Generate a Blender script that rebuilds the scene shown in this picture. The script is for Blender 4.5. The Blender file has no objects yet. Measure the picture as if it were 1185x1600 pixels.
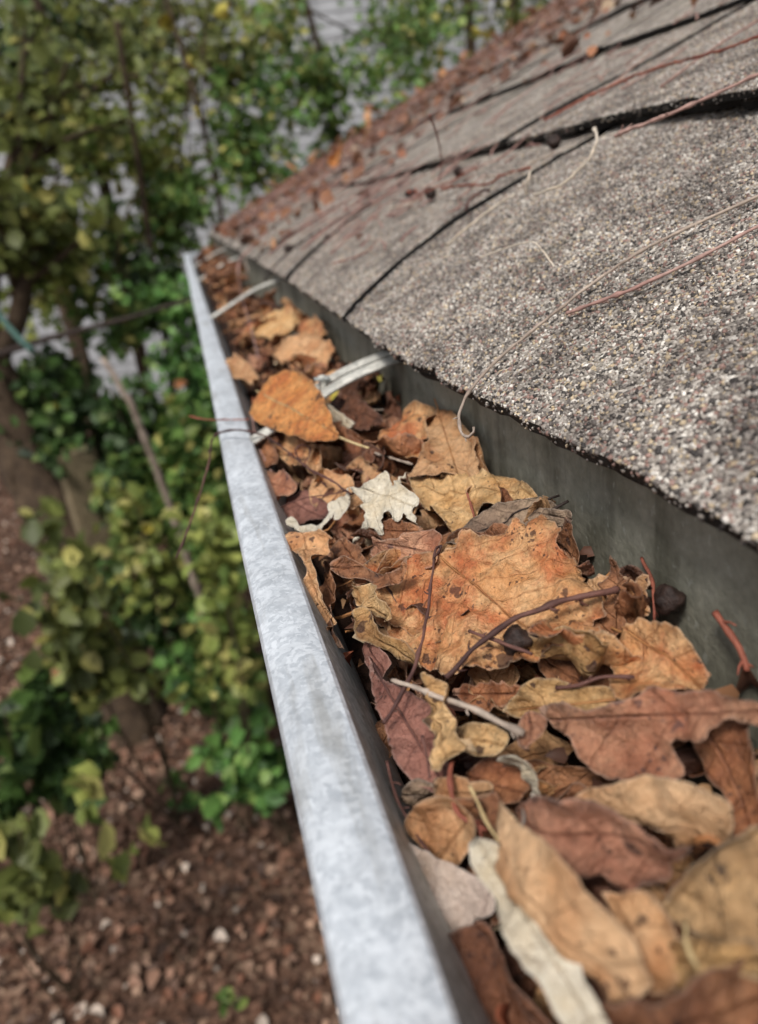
import bpy, bmesh, math, random
import numpy as np
from mathutils import Vector, Matrix, noise
from mathutils.geometry import delaunay_2d_cdt
random.seed(7); rng = np.random.default_rng(7)

# ------------------------------------------------------------------ camera
# world axes: X to the right (towards the roof), Y along the gutter, Z up; metres; camera 12.5 cm above the gutter lip
FPX, CX, CY = 1155.0, 592.5, 800.0
PITCH = math.radians(24)
CAM = np.array([[0.9613832378, 0.2073331601, -0.1809840621],
                [-0.2471638842, 0.3612095819, -0.8991316101],
                [-0.1210466207, 0.9091427823, 0.3985061065]])
scene = bpy.context.scene
C = scene.collection
cd = bpy.data.cameras.new('camera'); cam = bpy.data.objects.new('camera', cd); C.objects.link(cam)
cam.matrix_world = Matrix([list(CAM[0]) + [0], list(CAM[1]) + [0], list(CAM[2]) + [0], [0, 0, 0, 1]])
cd.sensor_fit = 'VERTICAL'; cd.sensor_height = 36.0; cd.lens = 36.0 * FPX / 1600.0
cd.clip_start = 0.01; cd.clip_end = 400
cd.dof.use_dof = True; cd.dof.focus_distance = 0.25; cd.dof.aperture_fstop = 0.026 / 0.0028
scene.camera = cam
# ------------------------------------------------------------------ sky, sun, exposure
SUN_EL, SUN_AZ = math.radians(56), math.radians(-140)      # azimuth from +Y, negative = to the left
w = bpy.data.worlds.new('World'); scene.world = w; w.use_nodes = True
nt = w.node_tree; nt.nodes.clear()
sky = nt.nodes.new('ShaderNodeTexSky'); sky.sky_type = 'NISHITA'; sky.sun_disc = False
sky.sun_elevation = SUN_EL; sky.sun_rotation = SUN_AZ; sky.air_density = 1.0; sky.dust_density = 3.0
hs = nt.nodes.new('ShaderNodeHueSaturation'); hs.inputs['Saturation'].default_value = 0.3
bg = nt.nodes.new('ShaderNodeBackground'); bg.inputs['Strength'].default_value = 0.08
wo = nt.nodes.new('ShaderNodeOutputWorld')
nt.links.new(sky.outputs[0], hs.inputs['Color']); nt.links.new(hs.outputs[0], bg.inputs['Color']); nt.links.new(bg.outputs[0], wo.inputs[0])
sd = bpy.data.lights.new('sun', 'SUN'); sd.energy = 2.0; sd.angle = math.radians(13); sd.color = (1.0, 0.95, 0.88)
sun = bpy.data.objects.new('sun', sd); C.objects.link(sun)
sv = Vector((math.sin(SUN_AZ) * math.cos(SUN_EL), math.cos(SUN_AZ) * math.cos(SUN_EL), math.sin(SUN_EL)))
sun.rotation_euler = sv.to_track_quat('Z', 'Y').to_euler(); sun.location = (0, 0, 8)
scene.view_settings.view_transform = 'Standard'; scene.view_settings.look = 'None'
scene.view_settings.exposure = 0.5; scene.view_settings.gamma = 1.0; scene.view_settings.use_curve_mapping = False
scene.cycles.use_denoising = True
scene.cycles.max_bounces = 8

# ------------------------------------------------------------------ helpers
def ray(px, py):
    return CAM @ np.array([(px - CX) / FPX, -(py - CY) / FPX, -1.0])
GROUND = -2.8
EAVE_X, EAVE_Z = 0.100, -0.075
RN = np.array([-math.sin(PITCH), 0, math.cos(PITCH)]); RS = np.array([math.cos(PITCH), 0, math.sin(PITCH)])
RO = np.array([EAVE_X, 0, EAVE_Z])
def on_leaf(px, py, off=0.0):           # a point on the litter surface in the gutter
    d = ray(px, py); t = (-0.145 - 0.27 * 0.02 + off) / (d[2] - 0.27 * d[0]); return d * t
def on_roof(px, py, off=0.0):
    d = ray(px, py); t = (RO @ RN + off) / (d @ RN); return d * t
def on_z(px, py, z):
    d = ray(px, py); return d * (z / d[2])
def on_x(px, py, x):
    d = ray(px, py); return d * (x / d[0])
def at_depth(px, py, t):
    return ray(px, py) * t
def rp(y, s, n=0.0):                     # a point on the roof: y along the eave, s up the slope, n above
    return RO + RS * s + RN * n + np.array([0, y, 0])

def tag(o, label=None, cat=None, group=None, kind=None):
    if label: o['label'] = label
    if cat: o['category'] = cat
    if group: o['group'] = group
    if kind: o['kind'] = kind
    return o
def mesh_obj(name, me, mat, parent=None):
    o = bpy.data.objects.new(name, me); C.objects.link(o)
    if mat and not me.materials: me.materials.append(mat)
    if parent is not None: o.parent = parent
    return o
def from_data(name, vs, fs, mat, parent=None, smooth=False, origin=None):
    vs = np.asarray(vs, float)
    if origin is not None: vs = vs - np.asarray(origin)
    me = bpy.data.meshes.new(name); me.from_pydata(vs.tolist(), [], fs); me.update()
    if smooth: me.polygons.foreach_set('use_smooth', [True] * len(me.polygons))
    o = mesh_obj(name, me, mat, parent)
    if origin is not None: o.location = Vector(origin)
    return o
def empty(name, loc=(0, 0, 0)):
    o = bpy.data.objects.new(name, None); C.objects.link(o); o.location = loc; o.empty_display_size = 0.05; return o
def catmull(pts, step, closed=False):
    pts = [np.asarray(p, float) for p in pts]; n = len(pts); out = []
    rngs = range(n) if closed else range(n - 1)
    for i in rngs:
        if closed: p0, p1, p2, p3 = pts[i - 1], pts[i], pts[(i + 1) % n], pts[(i + 2) % n]
        else: p0, p1, p2, p3 = pts[max(i - 1, 0)], pts[i], pts[i + 1], pts[min(i + 2, n - 1)]
        k = max(1, int(np.linalg.norm((p2 - p1)[:3]) / step))
        for j in range(k):
            t = j / k
            out.append(0.5 * ((2 * p1) + (-p0 + p2) * t + (2 * p0 - 5 * p1 + 4 * p2 - p3) * t * t + (-p0 + 3 * p1 - 3 * p2 + p3) * t ** 3))
    if not closed: out.append(pts[-1])
    return out
def tube_data(pts, r0, r1, sides=6, step=0.004, wob=0.12, seed=0, nodes=0):
    P = catmull(pts, step); n = len(P); vs = []; fs = []
    up = np.array([0.13, 0.21, 0.97])
    for i, p in enumerate(P):
        tng = P[min(i + 1, n - 1)] - P[max(i - 1, 0)]; tng = tng / (np.linalg.norm(tng) + 1e-12)
        a = np.cross(tng, up); a /= np.linalg.norm(a) + 1e-9; b = np.cross(tng, a)
        r = (r0 + (r1 - r0) * i / max(1, n - 1)) * (1 + wob * noise.noise(Vector((i * 0.45 + seed, seed * 1.7, 0))))
        if nodes: r *= 1 + 0.45 * math.exp(-(((i + seed * 7) % nodes) - 1.5) ** 2); p = p + (a * nz(i * 0.21, seed) + b * nz(i * 0.21, seed + 9)) * r0 * 0.8
        for k in range(sides):
            th = 2 * math.pi * k / sides; vs.append(p + (a * math.cos(th) + b * math.sin(th)) * r)
    for i in range(n - 1):
        for k in range(sides):
            k2 = (k + 1) % sides; fs.append((i * sides + k, i * sides + k2, (i + 1) * sides + k2, (i + 1) * sides + k))
    fs.append(tuple(range(sides))[::-1]); fs.append(tuple((n - 1) * sides + k for k in range(sides)))
    return vs, fs
def tube(name, pts, r0, r1, mat, parent=None, sides=6, step=0.004, wob=0.12, nodes=0):
    vs, fs = tube_data(pts, r0, r1, sides, step, wob, random.random() * 50, nodes)
    return from_data(name, vs, fs, mat, parent, True, origin=None if parent is not None else vs[0])
def box_data(x0, x1, y0, y1, z0, z1):
    v = [(x, y, z) for z in (z0, z1) for y in (y0, y1) for x in (x0, x1)]
    f = [(0, 2, 3, 1), (4, 5, 7, 6), (0, 1, 5, 4), (2, 6, 7, 3), (0, 4, 6, 2), (1, 3, 7, 5)]
    return v, f
def nz(x, y, z=0.0):
    return noise.noise(Vector((x, y, z)))

# ------------------------------------------------------------------ materials
def srgb(r, g, b):
    def c(v):
        v /= 255.0
        return v / 12.92 if v <= 0.04045 else ((v + 0.055) / 1.055) ** 2.4
    return (c(r), c(g), c(b), 1.0)
class NB:
    def __init__(s, name):
        s.m = bpy.data.materials.new(name); s.m.use_nodes = True; s.t = s.m.node_tree; s.t.nodes.clear()
        s.out = s.t.nodes.new('ShaderNodeOutputMaterial')
    def n(s, typ, **kw):
        nd = s.t.nodes.new(typ)
        for k, v in kw.items():
            if hasattr(nd, k): setattr(nd, k, v)
            else: nd.inputs[k].default_value = v
        return nd
    def l(s, a, b): s.t.links.new(a, b)
    def math(s, op, a, b=None, clamp=False):
        nd = s.t.nodes.new('ShaderNodeMath'); nd.operation = op; nd.use_clamp = clamp
        for i, v in enumerate((a, b)):
            if v is None: continue
            if isinstance(v, (int, float)): nd.inputs[i].default_value = v
            else: s.l(v, nd.inputs[i])
        return nd.outputs[0]
    def mix(s, fac, a, b, blend='MIX'):
        nd = s.t.nodes.new('ShaderNodeMix'); nd.data_type = 'RGBA'; nd.blend_type = blend
        for sock, v in ((nd.inputs[0], fac), (nd.inputs[6], a), (nd.inputs[7], b)):
            if isinstance(v, (int, float, tuple)): sock.default_value = v
            else: s.l(v, sock)
        return nd.outputs[2]
    def ramp(s, fac, stops, interp='LINEAR'):
        nd = s.t.nodes.new('ShaderNodeValToRGB'); nd.color_ramp.interpolation = interp
        el = nd.color_ramp.elements
        while len(el) < len(stops): el.new(0.5)
        for e, (p, c) in zip(el, stops): e.position = p; e.color = c if isinstance(c, tuple) else (c, c, c, 1)
        s.l(fac, nd.inputs[0]); return nd.outputs[0]
    def noise(s, co, scale, detail=4, rough=0.55, out='Fac'):
        nd = s.n('ShaderNodeTexNoise'); nd.inputs['Scale'].default_value = scale; nd.inputs['Detail'].default_value = detail
        nd.inputs['Roughness'].default_value = rough; s.l(co, nd.inputs['Vector']); return nd.outputs[out]
    def bsdf(s, col, rough=0.6, bump=None, bdist=0.001, bstr=1.0, metal=0.0, spec=0.4, transl=0.0):
        p = s.n('ShaderNodeBsdfPrincipled')
        for sock, v in (('Base Color', col), ('Roughness', rough), ('Metallic', metal), ('Specular IOR Level', spec)):
            if isinstance(v, (int, float, tuple)): p.inputs[sock].default_value = v
            else: s.l(v, p.inputs[sock])
        nrm = None
        if bump is not None:
            b = s.n('ShaderNodeBump'); b.inputs['Distance'].default_value = bdist; b.inputs['Strength'].default_value = bstr
            s.l(bump, b.inputs['Height']); s.l(b.outputs[0], p.inputs['Normal']); nrm = b.outputs[0]
        sh = p.outputs[0]
        if transl > 0:
            tb = s.n('ShaderNodeBsdfTranslucent')
            if isinstance(col, tuple): tb.inputs['Color'].default_value = col
            else: s.l(col, tb.inputs['Color'])
            mx = s.n('ShaderNodeMixShader'); mx.inputs[0].default_value = transl
            s.l(sh, mx.inputs[1]); s.l(tb.outputs[0], mx.inputs[2]); sh = mx.outputs[0]
        s.l(sh, s.out.inputs[0]); return s.m

def leaf_mat(name, c1, c2, c3=None, spots=0.0, vein=0.35, veincol=None, rough=0.42, veinfreq=0.9, spotcol=(70, 45, 38), vary=0.25, specks=0.0, transl=0.16, mott=1.0, tex=0.75):
    b = NB(name); tc = b.n('ShaderNodeTexCoord'); oi = b.n('ShaderNodeObjectInfo')
    sh = b.n('ShaderNodeVectorMath', operation='ADD'); b.l(tc.outputs['Object'], sh.inputs[0])
    cm = b.n('ShaderNodeCombineXYZ'); b.l(b.math('MULTIPLY', oi.outputs['Random'], 3.1), cm.inputs[0]); b.l(cm.outputs[0], sh.inputs[1])
    co = sh.outputs[0]
    n1 = b.noise(co, 70, 6, 0.65); n2 = b.noise(co, 330, 6, 0.7); n4 = b.noise(co, 1500, 3, 0.6)
    f = b.ramp(n1, [(0.5 - 0.13 / mott, 0.0), (0.5 + 0.13 / mott, 1.0)])
    col = b.mix(f, srgb(*c1), srgb(*c2))
    if c3: col = b.mix(b.ramp(b.noise(co, 45, 5, 0.65), [(0.47, 0.0), (0.62, 0.9)]), col, srgb(*c3))
    col = b.mix(tex, col, b.mix(1.0, col, b.ramp(n2, [(0.3, 0.35), (0.5, 1.0), (0.7, 1.3)]), 'MULTIPLY'))
    uv = b.n('ShaderNodeUVMap'); uv.uv_map = 'UVMap'
    sp = b.n('ShaderNodeSeparateXYZ'); b.l(uv.outputs[0], sp.inputs[0])
    wv = b.math('MULTIPLY', b.math('SUBTRACT', b.noise(co, 45, 3), 0.5), 0.9)
    av = b.math('ABSOLUTE', sp.outputs[1])
    ph = b.math('ADD', b.math('SUBTRACT', b.math('MULTIPLY', sp.outputs[0], veinfreq), b.math('MULTIPLY', av, veinfreq * 0.8)), wv)
    tri = b.math('ABSOLUTE', b.math('SUBTRACT', b.math('FRACT', ph), 0.5))
    sec = b.math('SUBTRACT', 1.0, b.math('MULTIPLY', tri, 22.0), True)
    mid = b.math('SUBTRACT', 1.0, b.math('MULTIPLY', av, 18.0), True)
    ter = b.n('ShaderNodeTexVoronoi', feature='DISTANCE_TO_EDGE'); ter.inputs['Scale'].default_value = 520; b.l(co, ter.inputs['Vector'])
    tm = b.math('SUBTRACT', 1.0, b.math('MULTIPLY', ter.outputs['Distance'], 8.0), True)
    vm = b.math('MAXIMUM', b.math('MULTIPLY', sec, 0.6), mid)
    vc = srgb(*veincol) if veincol else srgb(*[min(255, int(v * 0.62)) for v in c1])
    col = b.mix(b.math('MULTIPLY', vm, min(0.85, vein * 1.8)), col, vc)
    col = b.mix(b.math('MULTIPLY', tm, vein * 0.35), col, vc)
    ed = b.n('ShaderNodeAttribute'); ed.attribute_name = 'edge'
    brown = b.math('MULTIPLY', b.math('SUBTRACT', 1.0, b.math('MULTIPLY', ed.outputs['Fac'], 210.0), True), b.ramp(b.noise(co, 120, 4, 0.65), [(0.42, 0.0), (0.6, 1.0)]))
    dk = srgb(*[int(v * 0.55) for v in c1])
    col = b.mix(b.math('MULTIPLY', brown, tex), col, dk)
    if spots > 0:
        spm = b.ramp(b.noise(co, 48, 3, 0.6), [(0.4, 0.25), (0.62, 1.25)])
        for scl, k, wgt in ((150, 0.46, 0.8), (300, 0.5, 0.85), (620, 0.5, 0.8)):
            v = b.n('ShaderNodeTexVoronoi'); v.inputs['Scale'].default_value = scl
            dst = b.n('ShaderNodeVectorMath', operation='ADD'); b.l(co, dst.inputs[0])
            nc = b.n('ShaderNodeTexNoise'); nc.inputs['Scale'].default_value = scl * 2.2; nc.inputs['Detail'].default_value = 3; b.l(co, nc.inputs['Vector'])
            sc = b.n('ShaderNodeVectorMath', operation='SCALE'); sc.inputs['Scale'].default_value = 0.9 / scl; b.l(nc.outputs['Color'], sc.inputs[0])
            b.l(sc.outputs[0], dst.inputs[1]); b.l(dst.outputs[0], v.inputs['Vector'])
            sep = b.n('ShaderNodeSeparateColor'); b.l(v.outputs['Color'], sep.inputs[0])
            rad = b.math('MULTIPLY', b.math('SUBTRACT', sep.outputs[0], 1.0 - spots), k / spots)
            m = b.math('MULTIPLY', b.math('SUBTRACT', b.math('MULTIPLY', rad, spm), v.outputs['Distance']), 12.0, True)
            col = b.mix(b.math('MULTIPLY', m, wgt), col, srgb(*spotcol))
    if specks > 0:
        v = b.n('ShaderNodeTexVoronoi'); v.inputs['Scale'].default_value = 170; b.l(co, v.inputs['Vector'])
        sep = b.n('ShaderNodeSeparateColor'); b.l(v.outputs['Color'], sep.inputs[0])
        m = b.math('MULTIPLY', b.math('SUBTRACT', b.math('MULTIPLY', b.math('SUBTRACT', sep.outputs[1], 1.0 - specks), 0.45 / specks), v.outputs['Distance']), 14.0, True)
        col = b.mix(m, col, srgb(225, 215, 205))
    rim = b.math('SUBTRACT', 1.0, b.math('MULTIPLY', ed.outputs['Fac'], 1800.0), True)
    col = b.mix(b.math('MULTIPLY', rim, 0.3), col, srgb(*[min(255, int(v * 0.55 + 112)) for v in c2]))
    rnd = b.math('ADD', 1.0 - vary * 0.6, b.math('MULTIPLY', oi.outputs['Random'], vary))
    cmb = b.n('ShaderNodeCombineColor'); [b.l(rnd, cmb.inputs[i]) for i in range(3)]
    col = b.mix(1.0, col, cmb.outputs[0], 'MULTIPLY')
    cr = b.n('ShaderNodeTexVoronoi', feature='DISTANCE_TO_EDGE'); cr.inputs['Scale'].default_value = 150
    ds2 = b.n('ShaderNodeVectorMath', operation='ADD'); b.l(co, ds2.inputs[0]); nc2 = b.n('ShaderNodeTexNoise'); nc2.inputs['Scale'].default_value = 140; nc2.inputs['Detail'].default_value = 3; b.l(co, nc2.inputs['Vector'])
    sc2 = b.n('ShaderNodeVectorMath', operation='SCALE'); sc2.inputs['Scale'].default_value = 0.008; b.l(nc2.outputs['Color'], sc2.inputs[0]); b.l(sc2.outputs[0], ds2.inputs[1]); b.l(ds2.outputs[0], cr.inputs['Vector'])
    crm = b.math('MINIMUM', cr.outputs['Distance'], 0.35)
    h = b.math('ADD', b.math('ADD', b.math('MULTIPLY', n2, 1.0), b.math('MULTIPLY', tm, -0.12)), b.math('ADD', b.math('MULTIPLY', vm, -0.4), b.math('ADD', b.math('MULTIPLY', crm, 1.1), b.math('MULTIPLY', n4, 0.12))))
    return b.bsdf(col, b.ramp(n2, [(0.3, rough - 0.12), (0.7, rough + 0.15)]), h, 0.0016, 1.0, spec=0.55, transl=transl)

LM = {
 'orange':  leaf_mat('leaf_orange', (212, 152, 98), (230, 184, 134), (196, 110, 66), spots=0.45, veincol=(164, 96, 58), mott=1.2),
 'amber':   leaf_mat('leaf_amber', (222, 146, 78), (232, 168, 102), (198, 116, 62), spots=0.3, veincol=(150, 84, 36), vary=0.1),
 'ochre':   leaf_mat('leaf_ochre', (200, 154, 98), (216, 178, 126), (160, 110, 64), spots=0.2, veincol=(140, 100, 60)),
 'tan':     leaf_mat('leaf_tan', (222, 168, 118), (236, 192, 146), (198, 138, 92), spots=0.16, veincol=(172, 118, 76), tex=0.55, vein=0.4),
 'smooth':  leaf_mat('leaf_smooth_tan', (228, 178, 130), (240, 200, 156), (208, 150, 102), spots=0.1, veincol=(190, 138, 96), tex=0.35, vein=0.25, rough=0.42, vary=0.05, spotcol=(120, 82, 60)),
 'yellowtan': leaf_mat('leaf_yellow_tan', (224, 176, 116), (238, 200, 148), (196, 140, 84), spots=0.15, veincol=(166, 116, 66)),
 'brown':   leaf_mat('leaf_brown', (166, 110, 74), (194, 138, 98), (124, 76, 50), spots=0.25, veincol=(104, 62, 42)),
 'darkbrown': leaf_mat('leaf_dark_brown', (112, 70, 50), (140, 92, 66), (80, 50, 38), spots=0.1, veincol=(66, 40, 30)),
 'redbrown': leaf_mat('leaf_red_brown', (196, 138, 106), (216, 164, 130), (172, 110, 82), spots=0.4, veincol=(126, 74, 56), spotcol=(100, 70, 66)),
 'specked': leaf_mat('leaf_white_specked', (188, 130, 104), (208, 154, 124), (158, 102, 80), spots=0.25, veincol=(122, 72, 56), specks=0.1),
 'purple':  leaf_mat('leaf_purple_brown', (158, 106, 92), (178, 126, 110), (124, 78, 68), spots=0.12, veincol=(100, 60, 54), tex=0.5),
 'cream':   leaf_mat('leaf_cream', (236, 224, 200), (244, 236, 218), (226, 208, 176), vein=0.25, veincol=(206, 184, 148), vary=0.05, tex=0.25),
 'pale':    leaf_mat('leaf_pale_pink', (222, 200, 186), (232, 214, 200), (214, 186, 164), vein=0.4, veincol=(156, 126, 116), veinfreq=0.55, vary=0.06, tex=0.3),
 'grey':    leaf_mat('leaf_grey_brown', (160, 134, 112), (184, 158, 132), (122, 98, 82), spots=0.15, veincol=(96, 76, 66)),
 'olive':   leaf_mat('leaf_olive_spotted', (190, 150, 104), (210, 172, 126), (150, 110, 72), spots=0.36, spotcol=(66, 50, 40), veincol=(136, 100, 64)),
 'yellow':  leaf_mat('leaf_yellow_green', (196, 184, 70), (208, 196, 92), (160, 150, 60), vein=0.3, veincol=(150, 150, 60)),
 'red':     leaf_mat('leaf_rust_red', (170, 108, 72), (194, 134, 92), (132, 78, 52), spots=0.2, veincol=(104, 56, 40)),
}
def twig_mat(name, c1, c2, rough=0.7):
    b = NB(name); tc = b.n('ShaderNodeTexCoord'); n1 = b.noise(tc.outputs['Object'], 260, 4)
    n2 = b.noise(tc.outputs['Object'], 40, 2)
    col = b.mix(b.ramp(n2, [(0.35, 0.0), (0.65, 1.0)]), srgb(*c1), srgb(*c2))
    col = b.mix(0.6, col, b.mix(1.0, col, b.ramp(n1, [(0.3, 0.4), (0.7, 1.4)]), 'MULTIPLY'))
    return b.bsdf(col, rough, n1, 0.0006)
TW = {'brown': twig_mat('twig_brown', (66, 42, 40), (108, 74, 66)), 'grey': twig_mat('twig_grey', (140, 124, 112), (180, 164, 150)),
      'red': twig_mat('twig_red', (108, 54, 44), (148, 86, 68)), 'pink': twig_mat('twig_pink_grey', (150, 112, 104), (178, 146, 136)),
      'pale': twig_mat('twig_pale', (196, 180, 160), (214, 202, 186)), 'black': twig_mat('twig_black', (40, 32, 30), (66, 52, 46)),
      'stalk': twig_mat('leaf_stalk', (176, 128, 80), (150, 98, 60)), 'palestalk': twig_mat('leaf_stalk_pale', (208, 186, 140), (188, 164, 120))}

def metal_mat(name, base, dark, rough=0.5, metal=0.35, spang=90, dirt=0.25):
    b = NB(name); tc = b.n('ShaderNodeTexCoord'); co = tc.outputs['Object']
    v = b.n('ShaderNodeTexVoronoi'); v.inputs['Scale'].default_value = spang; b.l(co, v.inputs['Vector'])
    ds = b.n('ShaderNodeVectorMath', operation='ADD'); b.l(co, ds.inputs[0])
    nn = b.n('ShaderNodeTexNoise'); nn.inputs['Scale'].default_value = 120; nn.inputs['Detail'].default_value = 4; b.l(co, nn.inputs['Vector'])
    sc = b.n('ShaderNodeVectorMath', operation='SCALE'); sc.inputs['Scale'].default_value = 0.02; b.l(nn.outputs['Color'], sc.inputs[0]); b.l(sc.outputs[0], ds.inputs[1]); b.l(ds.outputs[0], v.inputs['Vector'])
    sep = b.n('ShaderNodeSeparateColor'); b.l(v.outputs['Color'], sep.inputs[0])
    st = b.n('ShaderNodeMapping'); st.inputs['Scale'].default_value = (1, 0.12, 1); b.l(co, st.inputs['Vector'])
    n1 = b.noise(co, 26, 6, 0.65); n2 = b.noise(co, 340, 3, 0.6); n3 = b.noise(st.outputs[0], 130, 4, 0.6)
    f = b.math('ADD', b.math('MULTIPLY', sep.outputs[0], 0.35), b.math('MULTIPLY', n2, 0.65))
    col = b.mix(b.ramp(f, [(0.3, 0.0), (0.65, 1.0)]), srgb(*dark), srgb(*base))
    col = b.mix(b.math('MULTIPLY', b.ramp(n1, [(0.45, 0.0), (0.7, 1.0)]), dirt), col, srgb(*[int(c * 0.62) for c in dark]))
    col = b.mix(b.math('MULTIPLY', b.ramp(n3, [(0.55, 0.0), (0.72, 1.0)]), dirt), col, srgb(118, 112, 98))
    return b.bsdf(col, b.ramp(f, [(0.2, rough - 0.1), (0.8, rough + 0.15)]), b.math('ADD', n2, b.math('MULTIPLY', n1, 0.5)), 0.0004, 0.5, metal=metal, spec=0.4)
M_LIP = metal_mat('galvanised_lip', (216, 222, 229), (184, 191, 199), 0.5, 0.15, 420, 0.45)
M_INNER = metal_mat('galvanised_inner', (200, 204, 202), (150, 156, 154), 0.6, 0.1, 300, 0.6)
M_STRAP = metal_mat('strap_metal', (214, 212, 204), (170, 170, 164), 0.62, 0.08, 160, 0.45)
def back_mat():
    b = NB('weathered_flashing'); tc = b.n('ShaderNodeTexCoord'); co = tc.outputs['Object']
    st = b.n('ShaderNodeMapping'); st.inputs['Scale'].default_value = (1, 1, 0.12); b.l(co, st.inputs['Vector'])
    sl = b.n('ShaderNodeMapping'); sl.inputs['Rotation'].default_value = (0.5, 0, 0); sl.inputs['Scale'].default_value = (1, 0.9, 0.45); b.l(co, sl.inputs['Vector'])
    n1 = b.noise(co, 22, 6, 0.65); n2 = b.noise(co, 300, 4, 0.6); n3 = b.noise(st.outputs[0], 45, 4, 0.6)
    col = b.mix(b.ramp(n1, [(0.35, 0.0), (0.65, 1.0)]), srgb(116, 115, 102), srgb(146, 144, 130))
    col = b.mix(b.math('MULTIPLY', b.ramp(n3, [(0.47, 0.0), (0.62, 1.0)]), 0.75), col, srgb(78, 77, 64))
    col = b.mix(b.ramp(b.noise(co, 11, 5, 0.7), [(0.48, 0.0), (0.66, 0.6)]), col, srgb(150, 148, 138))
    v = b.n('ShaderNodeTexNoise'); v.inputs['Scale'].default_value = 420; v.inputs['Detail'].default_value = 2; b.l(sl.outputs[0], v.inputs['Vector'])
    col = b.mix(b.ramp(v.outputs['Fac'], [(0.64, 0.0), (0.72, 0.35)]), col, srgb(176, 178, 170))
    r = b.noise(co, 60, 3, 0.7)
    col = b.mix(b.ramp(r, [(0.66, 0.0), (0.74, 0.7)]), col, srgb(96, 64, 44))
    col = b.mix(0.4, col, b.mix(1.0, col, b.ramp(n2, [(0.3, 0.5), (0.7, 1.3)]), 'MULTIPLY'))
    return b.bsdf(col, 0.7, b.math('ADD', n2, n1), 0.0006, 0.8, spec=0.3)
M_BACK = back_mat()

GPAL = [((0.06, 0.053, 0.05), 0.14), ((0.17, 0.148, 0.135), 0.20), ((0.33, 0.295, 0.262), 0.26), ((0.52, 0.475, 0.425), 0.19), ((0.75, 0.71, 0.65), 0.08), ((0.56, 0.45, 0.31), 0.08), ((0.32, 0.205, 0.175), 0.10)]
def shingle_mat():
    b = NB('asphalt_shingle'); tc = b.n('ShaderNodeTexCoord'); co = tc.outputs['Object']
    v = b.n('ShaderNodeTexVoronoi'); v.inputs['Scale'].default_value = 620; b.l(co, v.inputs['Vector'])
    sep = b.n('ShaderNodeSeparateColor'); b.l(v.outputs['Color'], sep.inputs[0])
    acc = 0; stops = []
    for c, p in GPAL: stops.append((min(acc, 1), c + (1,))); acc += p
    g = b.ramp(sep.outputs[0], stops, 'CONSTANT')
    n1 = b.noise(co, 30, 5, 0.6)
    g = b.mix(b.math('MULTIPLY', b.ramp(n1, [(0.42, 0.0), (0.62, 1.0)]), 0.75), g, b.mix(1.0, g, (0.42, 0.40, 0.40, 1), 'MULTIPLY'))
    moss = b.noise(co, 9, 4, 0.6)
    g = b.mix(b.math('MULTIPLY', b.ramp(moss, [(0.5, 0.0), (0.7, 1.0)]), 0.3), g, (0.12, 0.12, 0.075, 1))
    h = b.math('SUBTRACT', 1.0, v.outputs['Distance'])
    return b.bsdf(g, 0.85, h, 0.0012, 1.0, spec=0.25)
M_SHING = shingle_mat()
def granule_mat():
    b = NB('mineral_granules'); at = b.n('ShaderNodeAttribute'); at.attribute_name = 'gcol'
    tc = b.n('ShaderNodeTexCoord'); n1 = b.noise(tc.outputs['Object'], 30, 5, 0.6)
    g = b.mix(b.math('MULTIPLY', b.ramp(n1, [(0.42, 0.0), (0.62, 1.0)]), 0.75), at.outputs['Color'], b.mix(1.0, at.outputs['Color'], (0.42, 0.40, 0.40, 1), 'MULTIPLY'))
    return b.bsdf(g, 0.6, spec=0.4)
M_GRAN = granule_mat()
def plain_mat(name, c1, c2, scale, rough=0.8, bump=0.002, spec=0.3, detail=6):
    b = NB(name); tc = b.n('ShaderNodeTexCoord'); n1 = b.noise(tc.outputs['Object'], scale, detail, 0.6)
    n2 = b.noise(tc.outputs['Object'], scale * 7, 4, 0.6)
    col = b.mix(b.ramp(n1, [(0.35, 0.0), (0.65, 1.0)]), srgb(*c1), srgb(*c2))
    col = b.mix(0.5, col, b.mix(1.0, col, b.ramp(n2, [(0.3, 0.4), (0.7, 1.4)]), 'MULTIPLY'))
    return b.bsdf(col, rough, b.math('ADD', n1, b.math('MULTIPLY', n2, 0.5)), bump, spec=spec)
M_FELT = plain_mat('roofing_felt', (26, 25, 25), (38, 36, 35), 90)
M_MULCH = plain_mat('rotting_leaf_mulch', (44, 30, 24), (70, 46, 34), 60, 0.85, 0.006)
M_WOOD = plain_mat('fascia_timber', (92, 86, 74), (112, 106, 92), 20)
M_BERRY = plain_mat('dark_berry', (40, 30, 28), (66, 50, 44), 200, 0.5, 0.0008)
def foliage_mat(name, transl=0.3, rough=0.5):
    b = NB(name); at = b.n('ShaderNodeAttribute'); at.attribute_name = 'lcol'
    return b.bsdf(at.outputs['Color'], rough, spec=0.35, transl=transl)
M_FOL = foliage_mat('living_foliage'); M_LIT = foliage_mat('fallen_leaves', 0.05, 0.65)

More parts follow.
